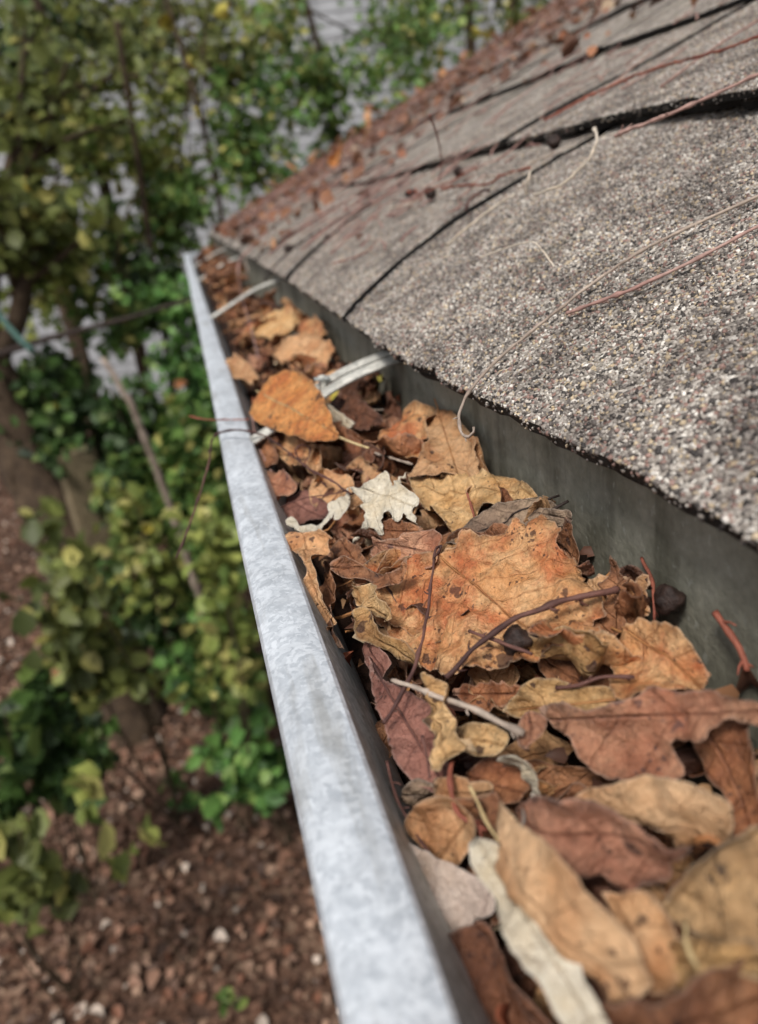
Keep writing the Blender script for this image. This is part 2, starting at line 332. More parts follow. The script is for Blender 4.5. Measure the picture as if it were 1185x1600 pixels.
# ------------------------------------------------------------------ leaf builders
def inside(poly, x, y):
    j = len(poly) - 1; c = False
    for i in range(len(poly)):
        xi, yi = poly[i]; xj, yj = poly[j]
        if (yi > y) != (yj > y) and x < (xj - xi) * (y - yi) / (yj - yi + 1e-15) + xi: c = not c
        j = i
    return c
def blade_mesh(name, ctrl, hts, step, crumple=0.0012, serr=0.0, fold=0.0, edgecurl=0.0015, roll=0.0, quilt=0.0004, seed=0.0, thick=0.00012, veinstep=0.011, cup=0.0, rag=1.0):
    """ctrl: outline control points (u, v) with u along the midrib; hts: height at each. Returns mesh and a height function."""
    C3 = [np.array([c[0], c[1], h]) for c, h in zip(ctrl, hts)]
    B = catmull(C3, step * 0.55, True)
    pts = []; n = len(B)
    per = 0.0
    for i in range(n):
        p = B[i][:2]; q = B[(i + 1) % n][:2]; o = B[i - 1][:2]
        t = q - o; t = t / (np.linalg.norm(t) + 1e-9); nn = np.array([t[1], -t[0]])
        per += np.linalg.norm(q - p)
        a = rag * (0.0006 * nz(per * 330, seed) + 0.0011 * nz(per * 110, seed + 5) + 0.0016 * nz(per * 48, seed + 11))
        if serr > 0: a += serr * (((per / 0.0042) % 1.0) - 0.5)
        pts.append(p + nn * a)
    # thin out close boundary points
    poly = [tuple(p) for p in pts]
    us = [p[0] for p in poly]; vv = [p[1] for p in poly]
    inner = []
    u = min(us)
    arr = np.array(poly)
    while u < max(us):
        v = min(vv)
        while v < max(vv):
            x = u + random.uniform(-.3, .3) * step; y = v + random.uniform(-.3, .3) * step
            if inside(poly, x, y) and np.min(np.hypot(arr[:, 0] - x, arr[:, 1] - y)) > step * 0.45: inner.append((x, y))
            v += step
        u += step
    allp = [Vector(p) for p in poly] + [Vector(p) for p in inner]
    nb = len(poly)
    r = delaunay_2d_cdt(allp, [(i, (i + 1) % nb) for i in range(nb)], [], 1, 1e-7)
    V, F = r[0], r[2]
    C3a = np.array(C3)
    def base_h(x, y):
        d2 = (C3a[:, 0] - x) ** 2 + (C3a[:, 1] - y) ** 2 + 1e-7
        wgt = 1.0 / d2 ** 1.2
        return float((wgt * C3a[:, 2]).sum() / wgt.sum())
    def H(x, y):
        h = base_h(x, y)
        e = float(np.min(np.hypot(arr[:, 0] - x, arr[:, 1] - y)))
        h -= fold * -abs(y)
        ph = (x - 0.75 * abs(y)) / veinstep
        h += quilt * (abs(math.sin(math.pi * ph)) - 0.5) * min(1.0, e / 0.004)
        wx = x + 0.004 * nz(x * 70, y * 70, seed + 31); wy = y + 0.004 * nz(x * 70, y * 70, seed + 47)
        r2 = 1 - abs(nz(wx * 95 + seed, wy * 95, seed + 13)) * 2.6
        h += crumple * 0.75 * max(0, r2) ** 1.5
        h += crumple * 1.25 * (nz(x * 55 + seed, y * 55, seed) + 0.55 * nz(x * 130, y * 130 + seed, seed + 3) + 0.25 * nz(x * 300, y * 300, seed)) * 1.2
        ridge = 1 - abs(nz(x * 42 + seed * 2, y * 42, seed + 9)) * 2.2
        h += crumple * 0.9 * max(0, ridge) ** 2
        h += edgecurl * math.exp(-e / 0.005) * (0.6 + 1.3 * nz(x * 70, y * 70, seed + 20))
        h += cup * e * 0.5
        return h
    vs = []
    for p in V:
        x, y = p.x, p.y; h = H(x, y)
        if roll > 0:      # roll the blade round its midrib
            th = y * roll; R = 1.0 / roll
            y2 = (R - h) * math.sin(th); h2 = R - (R - h) * math.cos(th)
            vs.append((x, y2, h2))
        else: vs.append((x, y, h))
    bm = bmesh.new(); el = bm.verts.layers.float.new('edge'); bv = [bm.verts.new(v) for v in vs]; uvl = bm.loops.layers.uv.new('UVMap')
    for q, p in zip(bv, V): q[el] = float(np.min(np.hypot(arr[:, 0] - p.x, arr[:, 1] - p.y)))
    for f in F:
        if len(set(f)) < 3: continue
        try: fc = bm.faces.new([bv[i] for i in f])
        except ValueError: continue
        fc.smooth = True
        for lp, i in zip(fc.loops, f): lp[uvl].uv = (V[i].x * 100, V[i].y * 100)
    for v in [v for v in bm.verts if not v.link_faces]: bm.verts.remove(v)
    bmesh.ops.recalc_face_normals(bm, faces=bm.faces[:])
    bm.normal_update()
    nf = len(bm.faces)
    bmesh.ops.solidify(bm, geom=bm.faces[:], thickness=thick)
    for f in bm.faces: f.smooth = len(f.verts) == 3
    me = bpy.data.meshes.new(name); bm.to_mesh(me); bm.free()
    return me, H

def hero(name, outline, mid, mat, label, b=0.0, stalk=None, rib=False, step=0.0017, surf=on_leaf, stalkmat='stalk', **kw):
    """A leaf laid on the litter. outline: (px, py[, mm up]); mid: midrib from stalk end to tip."""
    kw['crumple'] = kw.get('crumple', 0.0012) * 1.3; kw['edgecurl'] = kw.get('edgecurl', 0.0015) * 1.6
    P = [surf(q[0], q[1], (b + 1.35 * (q[2] if len(q) > 2 else 0.0)) / 1000) for q in outline]
    m0, m1 = surf(mid[0][0], mid[0][1], b / 1000), surf(mid[1][0], mid[1][1], b / 1000)
    A = np.array(P); c = A.mean(0)
    nrm = np.linalg.svd(A - c)[2][2]
    if nrm @ np.array([0, 0, 1]) < 0: nrm = -nrm
    e1 = m1 - m0; e1 -= nrm * (e1 @ nrm); e1 /= np.linalg.norm(e1); e2 = np.cross(nrm, e1)
    og = m0 - nrm * ((m0 - c) @ nrm)
    L = [((p - og) @ e1, (p - og) @ e2) for p in P]; hh = [(p - og) @ nrm for p in P]
    me, H = blade_mesh(name, L, hh, step, seed=random.uniform(0, 60), **kw)
    o = mesh_obj(name, me, LM[mat])
    Mx = Matrix(((e1[0], e2[0], nrm[0], og[0]), (e1[1], e2[1], nrm[1], og[1]), (e1[2], e2[2], nrm[2], og[2]), (0, 0, 0, 1)))
    o.matrix_world = Mx
    tag(o, label, 'leaf')
    ln = (m1 - m0) @ e1
    if rib:
        pr = [np.array([ln * t, 0, H(ln * t, 0) + 0.0002]) for t in np.linspace(0.0, 0.92, 14)]
        vs, fs = tube_data(pr, 0.00045, 0.00018, 5, 0.004, 0.1); from_data('midrib', vs, fs, TW[stalkmat], o, True)
    if stalk:
        Mi = np.array(Mx.inverted())
        q = [surf(p[0], p[1], (b + (p[2] if len(p) > 2 else 0)) / 1000) for p in stalk]
        q = [(Mi @ np.append(p, 1))[:3] for p in q]
        vs, fs = tube_data(q, 0.0008, 0.0006, 6, 0.003, 0.15); from_data('leaf_stalk', vs, fs, TW[stalkmat], o, True)
    return o
#@@STRUCT
# ================================================================== SETTING: ground
def ground_mat():
    b = NB('leafy_ground'); tc = b.n('ShaderNodeTexCoord'); co = tc.outputs['Object']
    v = b.n('ShaderNodeTexVoronoi'); v.inputs['Scale'].default_value = 26; b.l(co, v.inputs['Vector'])
    sep = b.n('ShaderNodeSeparateColor'); b.l(v.outputs['Color'], sep.inputs[0])
    col = b.ramp(sep.outputs[0], [(0.0, srgb(66, 50, 42)), (0.35, srgb(92, 68, 55)), (0.7, srgb(114, 86, 70)), (1.0, srgb(138, 114, 96))])
    col = b.mix(b.ramp(b.noise(co, 2.0, 4), [(0.4, 0.0), (0.65, 0.6)]), col, srgb(66, 50, 42))
    return b.bsdf(col, 0.85, v.outputs['Distance'], 0.03, spec=0.2)
def gz(x, y):
    return GROUND + 0.10 * nz(x * 0.35, y * 0.35) + 0.05 * nz(x * 1.1, y * 1.1, 4)
g = 80; vs = []; fs = []
xs = np.concatenate([np.linspace(-90, -9, 14), np.linspace(-8, 6, 36), np.linspace(7, 90, 14)]); ys = np.concatenate([np.linspace(-40, -3, 10), np.linspace(-2, 14, 40), np.linspace(16, 140, 16)])
for y in ys:
    for x in xs: vs.append((x, y, gz(x, y)))
nx = len(xs)
for j in range(len(ys) - 1):
    for i in range(nx - 1): fs.append((j * nx + i, j * nx + i + 1, (j + 1) * nx + i + 1, (j + 1) * nx + i))
tag(from_data('ground', vs, fs, ground_mat(), smooth=True), kind='structure')

# ================================================================== SETTING: roof
Y0, Y1 = -0.25, 2.75
roof = empty('shingle_roof', (0, 0, 0)); tag(roof, 'low asphalt shingle roof with curled grey shingles sloping up beside the gutter', 'roof')
COURSE = 0.22
def deck():
    vs = []; fs = []
    for s, n in ((0.022, -0.0078), (2.6, -0.0078), (2.6, -0.018), (0.022, -0.018)):
        for y in (Y0, Y1 - 0.004): vs.append(rp(y, s, n))
    fs = [(0, 1, 3, 2), (2, 3, 5, 4), (4, 5, 7, 6), (6, 7, 1, 0), (0, 2, 4, 6), (1, 7, 5, 3)]
    return from_data('roof_deck', vs, fs, M_FELT, roof)
deck()
def interp(tab, s):
    return float(np.interp(s, [a for a, b in tab], [b for a, b in tab]))
EAVE = [(-0.3, 0.0), (0.114, 0.0), (0.167, -0.001), (0.25, -0.004), (0.386, -0.009), (0.454, -0.007), (0.8, -0.003), (1.13, -0.002), (2.2, -0.003), (2.8, 0.0)]
BUTT2 = [(-0.3, 0.205), (0.358, 0.209), (0.44, 0.22), (0.52, 0.224), (0.62, 0.223), (0.79, 0.224), (0.97, 0.205), (1.2, 0.195), (1.5, 0.215), (2.8, 0.22)]
BUTT3 = [(-0.3, 0.43), (0.6, 0.432), (0.8, 0.445), (0.93, 0.453), (1.05, 0.44), (1.3, 0.43), (1.6, 0.445), (2.8, 0.44)]
SLOT_A = [(-0.02, 0.478), (0.0, 0.485), (0.056, 0.526), (0.112, 0.548), (0.171, 0.545), (0.219, 0.535), (0.30, 0.53)]
SLOT_B = [(-0.02, 0.78), (0.0, 0.788), (0.04, 0.835), (0.095, 0.895), (0.162, 0.905), (0.202, 0.95), (0.3, 0.96)]
SLOT_D = [(0.18, 0.70), (0.262, 0.696), (0.308, 0.679), (0.344, 0.645), (0.386, 0.637), (0.5, 0.63)]
SLOT_E = [(0.18, 1.25), (0.234, 1.23), (0.342, 1.161), (0.41, 1.06), (0.5, 1.03)]
def const(y): return [(-1, y), (9, y)]
courses = []     # (butt table, slots, lift)
courses.append((EAVE, [const(Y0), SLOT_A, SLOT_B, const(1.12), const(1.44), const(1.74), const(2.05), const(2.35), const(Y1)]))
courses.append((BUTT2, [const(Y0), SLOT_D, SLOT_E, const(1.52), const(1.84), const(2.15), const(2.45), const(Y1)]))
courses.append((BUTT3, [const(Y0), const(0.28), const(0.58), const(0.9), const(1.2), const(1.5), const(1.8), const(2.1), const(2.42), const(Y1)]))
for k in range(3, 11):
    s0 = 0.22 * k + 0.002 * (k % 3); o = 0.15 * (k % 2) + 0.03 * (k % 3)
    sl = [const(Y0)] + [const(0.1 + o + 0.305 * i) for i in range(8)] + [const(Y1)]
    courses.append((const(s0), [t if i in (0, len(sl) - 1) else t for i, t in enumerate(sl)]))
shingles = []
def shingle(ci, left, right, butt, th, lift, back=0.06, gap=0.011, depth=None, wob=1.0, inset=0.0, nbase=0.0, name='shingle', mat=None):
    sA = 0.0; ns = 22 if ci < 3 else 8
    yl0, yr0 = interp(left, interp(butt, left[1][1])), interp(right, interp(butt, right[1][1]))
    ny = max(8, int((yr0 - yl0) / (0.009 if ci < 3 else 0.03)))
    top = []
    seed = random.uniform(0, 40)
    for i in range(ny + 1):
        f = i / ny
        row = []
        ymid = yl0 + (yr0 - yl0) * f
        sb = interp(butt, ymid) + inset + wob * (0.0026 * nz(ymid * 40, seed) + 0.0020 * nz(ymid * 150, seed))
        L = COURSE + back
        for j in range(ns + 1):
            s = sb + L * j / ns
            yl = interp(left, s) + (gap * 0.5 if left[0][1] > Y0 else 0); yr = interp(right, s) - (gap * 0.5 if right[0][1] < Y1 else 0)
            yl += wob * (0.003 * nz(s * 55, seed + 3) + 0.002 * nz(s * 210, seed + 3)); yr += wob * (0.003 * nz(s * 55, seed + 6) + 0.002 * nz(s * 210, seed + 6))
            y = yl + (yr - yl) * f
            u = (s - sb) / COURSE
            l = lift(y) if callable(lift) else lift
            n = nbase + (th + l) * max(0.0, 1 - u) + 0.001 * max(0, u - 1) * -3
            e = min(y - yl, yr - y)
            if ci < 3 and left[0][1] > Y0: n += (0.0028 if ci < 2 else 0.002) * math.exp(-max(y - yl, 0) / 0.03) * (0.75 + 0.35 * nz(s * 14, seed + 8)) * (1 - 0.4 * u)
            n += 0.0016 * math.exp(-max(e, 0) / 0.02) * max(0, 1 - u) * (1 + nz(s * 9, y * 9, seed))     # corners curl
            n += 0.0012 * nz(y * 7, s * 9, seed) * max(0, 1 - u * 0.7)
            if ci == 0: n -= 0.0035 * math.exp(-max(s - sb, 0) / 0.012)                                      # the eave edge droops
            row.append((y, s, n))
        top.append(row)
    vs = []; fs = []; W = ns + 1; mi = []
    for row in top:
        for (y, s, n) in row: vs.append(rp(y, s, n))
    N = len(vs)
    for row in top:
        for (y, s, n) in row: vs.append(rp(y, s, n - th))
    for i in range(ny):
        for j in range(ns):
            a, b_, c_, d_ = i * W + j, i * W + j + 1, (i + 1) * W + j + 1, (i + 1) * W + j
            fs.append((a, d_, c_, b_)); fs.append((N + a, N + b_, N + c_, N + d_)); mi += [0, 1]
        fs.append((i * W, N + i * W, N + (i + 1) * W, (i + 1) * W))
        fs.append((i * W + ns, (i + 1) * W + ns, N + (i + 1) * W + ns, N + i * W + ns)); mi += [1, 1]
    for j in range(ns):
        fs.append((j, j + 1, N + j + 1, N + j)); a = ny * W; fs.append((a + j, N + a + j, N + a + j + 1, a + j + 1)); mi += [1, 1]
    o = from_data(name, vs, fs, mat or M_SHING, roof)
    o.data.materials.append(M_FELT); ntop = ny * ns
    o.data.polygons.foreach_set('material_index', mi)
    return o, top
PALW = np.array([p for c, p in GPAL]); PALW = PALW / PALW.sum(); PALC = np.array([c for c, p in GPAL])
OCT = np.array([[1, 0, 0], [-1, 0, 0], [0, 1, 0], [0, -1, 0], [0, 0, 1], [0, 0, -1]], float)
OCF = np.array([[0, 2, 4], [2, 1, 4], [1, 3, 4], [3, 0, 4], [2, 0, 5], [1, 2, 5], [3, 1, 5], [0, 3, 5]])
def granules(o, top, spacing, umax, ymax, size=1.0):
    T = np.array(top); A, B = T.shape[0] - 1, T.shape[1] - 1
    ext_y = T[-1, 0, 0] - T[0, 0, 0]; ext_s = T[0, -1, 1] - T[0, 0, 1]
    n = int(ext_y * ext_s / spacing ** 2)
    f = rng.random(n) * A; g_ = rng.random(n) * B
    edge = int(ext_y / spacing * 2.2)                              # a ragged row of granules along the butt edge
    f = np.concatenate([f, rng.random(edge) * A]); g_ = np.concatenate([g_, rng.random(edge) * 0.12])
    i = np.minimum(f.astype(int), A - 1); j = np.minimum(g_.astype(int), B - 1); fx = (f - i)[:, None]; gx = (g_ - j)[:, None]
    p = (T[i, j] * (1 - fx) + T[i + 1, j] * fx) * (1 - gx) + (T[i, j + 1] * (1 - fx) + T[i + 1, j + 1] * fx) * gx
    u = g_ / B * (COURSE + 0.06) / COURSE
    p[-edge:, 2] -= rng.random(edge) ** 2 * 0.0045; p[-edge:, 1] -= 0.0004
    bald = np.array([noise.noise(Vector((a * 28, b * 28, 3.3))) for a, b in p[:, :2]])
    keep = (u < umax) & (p[:, 0] > 0.03) & (p[:, 0] < ymax) & (rng.random(len(p)) < np.clip(1.15 - 1.6 * np.maximum(bald - 0.1, 0), 0.3, 1))
    p = p[keep]; n = len(p)
    if n == 0: return
    P = RO[None] + RS[None] * p[:, 1:2] + RN[None] * (p[:, 2:3] + 0.0001) + np.array([[0, 1, 0]]) * p[:, 0:1]
    sc = (0.00045 + 0.0005 * rng.random((n, 1, 1)) ** 1.5) * size * (0.7 + 0.6 * rng.random((n, 1, 3)))
    sc[:, :, 2] *= 0.8
    base = OCT[None] * sc * (0.75 + 0.5 * rng.random((n, 6, 1)))
    q = rng.normal(size=(n, 4)); q /= np.linalg.norm(q, axis=1)[:, None]
    a, b_, c_, d_ = q.T
    Rm = np.stack([np.stack([1 - 2 * (c_ * c_ + d_ * d_), 2 * (b_ * c_ - a * d_), 2 * (b_ * d_ + a * c_)], -1), np.stack([2 * (b_ * c_ + a * d_), 1 - 2 * (b_ * b_ + d_ * d_), 2 * (c_ * d_ - a * b_)], -1), np.stack([2 * (b_ * d_ - a * c_), 2 * (c_ * d_ + a * b_), 1 - 2 * (b_ * b_ + c_ * c_)], -1)], 1)
    V = np.einsum('nij,nkj->nki', Rm, base) + P[:, None]
    F = (OCF[None] + 6 * np.arange(n)[:, None, None]).reshape(-1, 3)
    me = bpy.data.meshes.new('granules'); me.vertices.add(n * 6); me.vertices.foreach_set('co', V.reshape(-1))
    me.loops.add(len(F) * 3); me.loops.foreach_set('vertex_index', F.reshape(-1)); me.polygons.add(len(F))
    me.polygons.foreach_set('loop_start', np.arange(len(F)) * 3); me.polygons.foreach_set('loop_total', np.full(len(F), 3))
    at = me.color_attributes.new('gcol', 'FLOAT_COLOR', 'POINT')
    col = PALC[rng.choice(len(PALC), n, p=PALW)] * (0.75 + 0.5 * rng.random((n, 1)))
    at.data.foreach_set('color', np.repeat(np.concatenate([col, np.ones((n, 1))], 1), 6, 0).reshape(-1))
    me.update(); me.validate()
    gr = mesh_obj('granules', me, M_GRAN, o); gr['kind'] = 'stuff'
for ci, (butt, slots) in enumerate(courses):
    lift = 0.0
    if ci == 0: th = 0.0045; lift = 0.001
    elif ci == 1: th = 0.004; lift = (lambda y: 0.004 + 0.006 * max(0, min(1, (0.7 - y) / 0.4)))
    elif ci == 2: th = 0.004; lift = 0.003
    else: th = 0.004; lift = 0.0025
    for a in range(len(slots) - 1):
        o, top = shingle(ci, slots[a], slots[a + 1], butt, th, lift)
        if ci == 0 and a < 3: granules(o, top, 0.00122 if a == 0 else 0.0013, 1.0, 1.15, 1.22 if a == 0 else 1.05)
        if ci == 1 and a < 2: granules(o, top, 0.0014, 1.0, 0.9, 1.1)
    if ci == 1:      # the doubled lower layer that shows under the second course
        for a in range(len(slots) - 1):
            sl = [[(s, y + 0.12 if Y0 < y < Y1 else y) for s, y in t] for t in (slots[a], slots[a + 1])]
            if a == len(slots) - 2: continue
            shingle(ci, sl[0], sl[1], butt, 0.004, 0.0035, inset=0.004, wob=2.2, gap=0.004, nbase=-0.0015)
    if ci == 0:      # starter strip below the first course
        shingle(ci, const(Y0), const(Y1), butt, 0.0025, 0.0, inset=0.004, wob=0.9, nbase=-0.0045, name='starter_strip', mat=M_FELT)
# rake board at the far gable end
vs, fs = [], []
for s, n in ((-0.01, 0.004), (2.6, 0.004), (2.6, -0.12), (-0.01, -0.12)):
    for y in (Y1 + 0.002, Y1 + 0.02): vs.append(rp(y, s, n))
from_data('rake_board', vs, [(0, 1, 3, 2), (2, 3, 5, 4), (4, 5, 7, 6), (6, 7, 1, 0), (0, 2, 4, 6), (1, 7, 5, 3)], M_WOOD, roof)
# house wall that carries the eave
hw = empty('house_wall', (0, 0, GROUND)); tag(hw, 'house wall of grey boards below the gutter and eave', 'wall')
M_CLAP = plain_mat('grey_clapboard', (158, 160, 164), (178, 180, 184), 3.0, 0.7, 0.001)
v, f = box_data(0.16, 0.30, -0.25, 2.72, -0.1, 2.62); from_data('wall_core', v, f, M_WOOD, hw)
for i in range(16):
    v, f = box_data(0.14 + 0.003 * (i % 2) * 0, 0.158, -0.25, 2.72, 0.02 + 0.16 * i, 0.17 + 0.16 * i); from_data('board', v, f, M_CLAP, hw)

# ================================================================== gutter
gut = empty('metal_gutter', (0, 0, 0)); tag(gut, 'galvanised metal gutter packed with dead leaves along the roof edge', 'gutter')
GY0, GY1 = -0.20, 2.76
def sweep(name, prof, mat, th, y0=GY0, y1=GY1, ny=80, wav=0.0006):
    P = [np.array(p) for p in prof]
    nrm = []
    for i in range(len(P)):
        t = P[min(i + 1, len(P) - 1)] - P[max(i - 1, 0)]; t = t / np.linalg.norm(t); nrm.append(np.array([t[1], -t[0]]))
    vs = []; fs = []; n = len(P)
    for k in range(ny + 1):
        y = y0 + (y1 - y0) * (k / ny)
        dx = wav * nz(y * 4, 1.3) * 2.5; dz = wav * nz(y * 5, 7.3) * 2
        for i in range(n): vs.append((P[i][0] + dx, y, P[i][1] + dz))
        for i in range(n): q = P[i] + nrm[i] * th; vs.append((q[0] + dx, y, q[1] + dz))
    W = 2 * n
    for k in range(ny):
        for i in range(n - 1):
            a = k * W + i; fs.append((a, a + 1, a + 1 + W, a + W)); b_ = a + n; fs.append((b_, b_ + W, b_ + W + 1, b_ + 1))
        for i in (0, n - 1):
            a = k * W + i; fs.append((a, a + W, a + W + n, a + n))
    o = from_data(name, vs, fs, mat, gut, True)
    m = o.modifiers.new('edge', 'EDGE_SPLIT'); m.split_angle = math.radians(28)
    return o
LZ = -0.125
lip_prof = [(-0.0005, LZ - 0.016), (-0.0022, LZ - 0.0075), (-0.0024, LZ - 0.0045), (-0.0014, LZ - 0.0022), (0.0008, LZ - 0.0006), (0.003, LZ), (0.008, LZ + 0.0005), (0.013, LZ + 0.0003), (0.0152, LZ - 0.0002), (0.0163, LZ - 0.0012), (0.0168, LZ - 0.003)]
sweep('front_lip', lip_prof, M_LIP, 0.0008)
inner = [(0.0166, LZ - 0.0025), (0.0195, LZ - 0.010), (0.0235, LZ - 0.020), (0.029, LZ - 0.035), (0.032, LZ - 0.05), (0.036, LZ - 0.058), (0.06, LZ - 0.06), (0.112, LZ - 0.06)]
sweep('trough', inner, M_INNER, 0.0008)
front = [(0.0, LZ - 0.015), (0.004, LZ - 0.03), (0.014, LZ - 0.045), (0.0175, LZ - 0.07), (0.112, LZ - 0.072)]
sweep('front_face', front[::-1], M_LIP, 0.0008)
back = [(0.1135, LZ - 0.07), (0.1135, EAVE_Z + 0.0), (0.119, EAVE_Z + 0.004)]
sweep('back_flashing', back, M_BACK, -0.0012, wav=0.0009)
v, f = box_data(0.1152, 0.139, GY0 + .01, GY1 - 0.01, LZ - 0.10, EAVE_Z - 0.013); from_data('fascia_board', v, f, M_WOOD, hw, origin=None).location = (0, 0, -GROUND)
# end cap
ec = [(-0.002, LZ + 0.001), (0.016, LZ + 0.001), (0.1125, LZ + 0.004), (0.1125, LZ - 0.071), (0.018, LZ - 0.071), (0.014, LZ - 0.045), (0.0, LZ - 0.015)]
vs = [(x, GY1 - 0.003, z) for x, z in ec] + [(x, GY1 + 0.002, z) for x, z in ec]; n = len(ec)
from_data('end_cap', vs, [tuple(range(n)), tuple(range(2 * n - 1, n - 1, -1))] + [(i, i + n, (i + 1) % n + n, (i + 1) % n) for i in range(n)], M_LIP, gut)
# hangers
def strap(pts, wdt, th, name='hanger_strap', arch=0.0018):
    P = catmull(pts, 0.004); vs = []; fs = []
    cs = [(-wdt / 2, -arch), (-wdt / 4, -arch * 0.2), (0, 0), (wdt / 4, -arch * 0.2), (wdt / 2, -arch)]
    k = len(cs)
    for p in P:
        for a, h in cs: vs.append((p[0], p[1] + a, p[2] + h))
        for a, h in cs: vs.append((p[0], p[1] + a, p[2] + h - th))
    W = 2 * k
    for i in range(len(P) - 1):
        for j in range(k - 1):
            a = i * W + j; fs.append((a, a + 1, a + 1 + W, a + W)); b_ = a + k; fs.append((b_, b_ + W, b_ + W + 1, b_ + 1))
        for j in (0, k - 1):
            a = i * W + j; fs.append((a, a + W, a + W + k, a + k))
    fs.append(tuple(range(k)) + tuple(range(2 * k - 1, k - 1, -1))); a = (len(P) - 1) * W
    fs.append(tuple(a + i for i in range(k)) + tuple(a + i for i in range(2 * k - 1, k - 1, -1)))
    return from_data(name, vs, fs, M_STRAP, gut, True)
def hanger(y, skew=0.0, wing=True):
    p = [(0.013, y - skew, LZ - 0.001), (0.03, y - skew * 0.8, LZ + 0.006), (0.055, y - skew * 0.5, LZ + 0.017), (0.08, y - skew * 0.2, LZ + 0.027), (0.1125, y, LZ + 0.034)]
    s1 = strap(p, 0.013, 0.0018)
    if wing:
        p2 = [(a, b_ + 0.0145, c_ + 0.0012) for a, b_, c_ in p[2:]]
        strap([(0.038, y - skew * 0.7 + 0.0145, LZ + 0.0105)] + p2, 0.011, 0.0014)
        c = (0.064, y + 0.0085 - skew * 0.4, LZ + 0.0235)
        vs, fs = tube_data([np.array(c) + np.array([0, 0, -0.006]), np.array(c) + np.array([0, 0, 0.0035])], 0.0022, 0.0022, 8, 0.003, 0)
        from_data('clamp_bolt', vs, fs, M_STRAP, s1, True)
        v, f = box_data(c[0] - 0.0045, c[0] + 0.0045, c[1] - 0.003, c[1] + 0.003, c[2] + 0.0012, c[2] + 0.0024); from_data('clamp_tab', v, f, M_INNER, s1)
hanger(0.428, 0.0); hanger(1.01, 0.0, False); hanger(1.62, 0, False); hanger(2.05, 0, False)
# mulch under the leaves
vs = []; fs = []; nxm, nym = 14, 220
for j in range(nym + 1):
    y = GY0 + 0.01 + (GY1 - GY0 - 0.02) * j / nym
    for i in range(nxm + 1):
        x = 0.030 + 0.082 * i / nxm
        vs.append((x, y, LZ - 0.043 + 0.012 * nz(x * 40, y * 40) + 0.006 * nz(x * 120, y * 120) + (0.012 if y > 0.5 else 0)))
for j in range(nym):
    for i in range(nxm): a = j * (nxm + 1) + i; fs.append((a, a + 1, a + nxm + 2, a + nxm + 1))
tag(from_data('leaf_mulch', vs, fs, M_MULCH, smooth=True), 'dark rotting leaf mulch in the bottom of the gutter', 'mulch', kind='stuff')
#@@LEAVES
# ================================================================== leaves that can be told apart
# (a copy of each outline point is (photo x, photo y, mm above the litter surface))
H = hero
H('dry_leaf', [(600,985,-3),(582,955,0),(575,928,2),(600,908,3),(640,897,2),(690,886,2),(722,873,3),(735,850,5),(770,842,7),(795,836,7),(812,816,9),(830,831,7),(862,826,7),(886,848,6),(880,864,5),(905,880,5),(916,915,4),(938,940,3),(950,965,1),(935,985,0),(945,1008,0),(905,1020,1),(860,1026,2),(800,1040,2),(745,1058,2),(700,1060,1),(655,1040,-2),(625,1022,-3)],
  ((690,884),(845,1005)), 'orange', 'large crumpled orange leaf with jagged edge in the middle of the gutter', b=6, rib=True, crumple=0.0019, serr=0.0010, quilt=0.0009, edgecurl=0.002, step=0.0016)
H('dry_leaf', [(578,930,1),(590,905,3),(640,896,4),(680,888,3),(700,930,1),(720,975,0),(712,1010,0),(660,1005,-1),(620,985,0),(590,960,1)], ((690,890),(600,965)), 'orange', 'smooth orange lobe-shaped leaf under the large crumpled orange leaf', b=5, crumple=0.001)
H('dry_leaf', [(786,1046,0),(830,1030,5),(880,1012,7),(930,1002,9),(948,1015,8),(946,1040,3),(934,1062,-1),(885,1056,-3),(830,1054,-3)], ((790,1045),(945,1030)), 'ochre', 'curled ochre leaf rolled up below the large orange leaf', b=7, crumple=0.0015, edgecurl=0.003, step=0.0014)
H('dry_leaf', [(952,980,-2),(962,1000,0),(985,992,3),(1012,982,5),(1042,986,6),(1076,1004,5),(1102,1036,3),(1119,1068,0),(1106,1086,-2),(1060,1090,2),(1010,1096,3),(975,1110,0),(966,1060,-2),(960,1020,-3)], ((953,982),(1112,1085)), 'orange', 'round orange-brown leaf with large dark spots near the back wall', b=3, rib=True, crumple=0.0013, serr=0.0006, fold=0.12, stalk=[(953,982,0),(942,940,3),(945,905,6),(960,890,7)], stalkmat='stalk')
H('dry_leaf', [(846,1108,2),(880,1094,5),(930,1106,4),(985,1090,6),(1020,1074,7),(1060,1084,5),(1120,1077,6),(1150,1090,4),(1200,1108,2),(1200,1140,0),(1150,1124,4),(1120,1130,5),(1098,1152,3),(1062,1156,0),(1062,1180,-2),(1074,1212,-4),(1030,1222,-4),(960,1222,-5),(925,1192,-3),(906,1150,0),(880,1138,-1)], ((1185,1112),(860,1125)), 'redbrown', 'wide reddish brown spotted leaf bent across the right of the gutter', b=8, crumple=0.0014, edgecurl=0.0022, serr=0.0005)
H('dry_leaf', [(912,1242,0),(950,1221,4),(1000,1207,7),(1060,1209,9),(1108,1226,9),(1140,1252,7),(1149,1282,3),(1140,1312,-1),(1100,1318,1),(1060,1322,-2),(1030,1302,2),(980,1284,0),(940,1262,-2)], ((915,1245),(1145,1290)), 'smooth', 'smooth tan oval leaf with one worm hole and a wrinkled lower edge', b=10, crumple=0.0013, cup=0.5, edgecurl=0.001, serr=0)
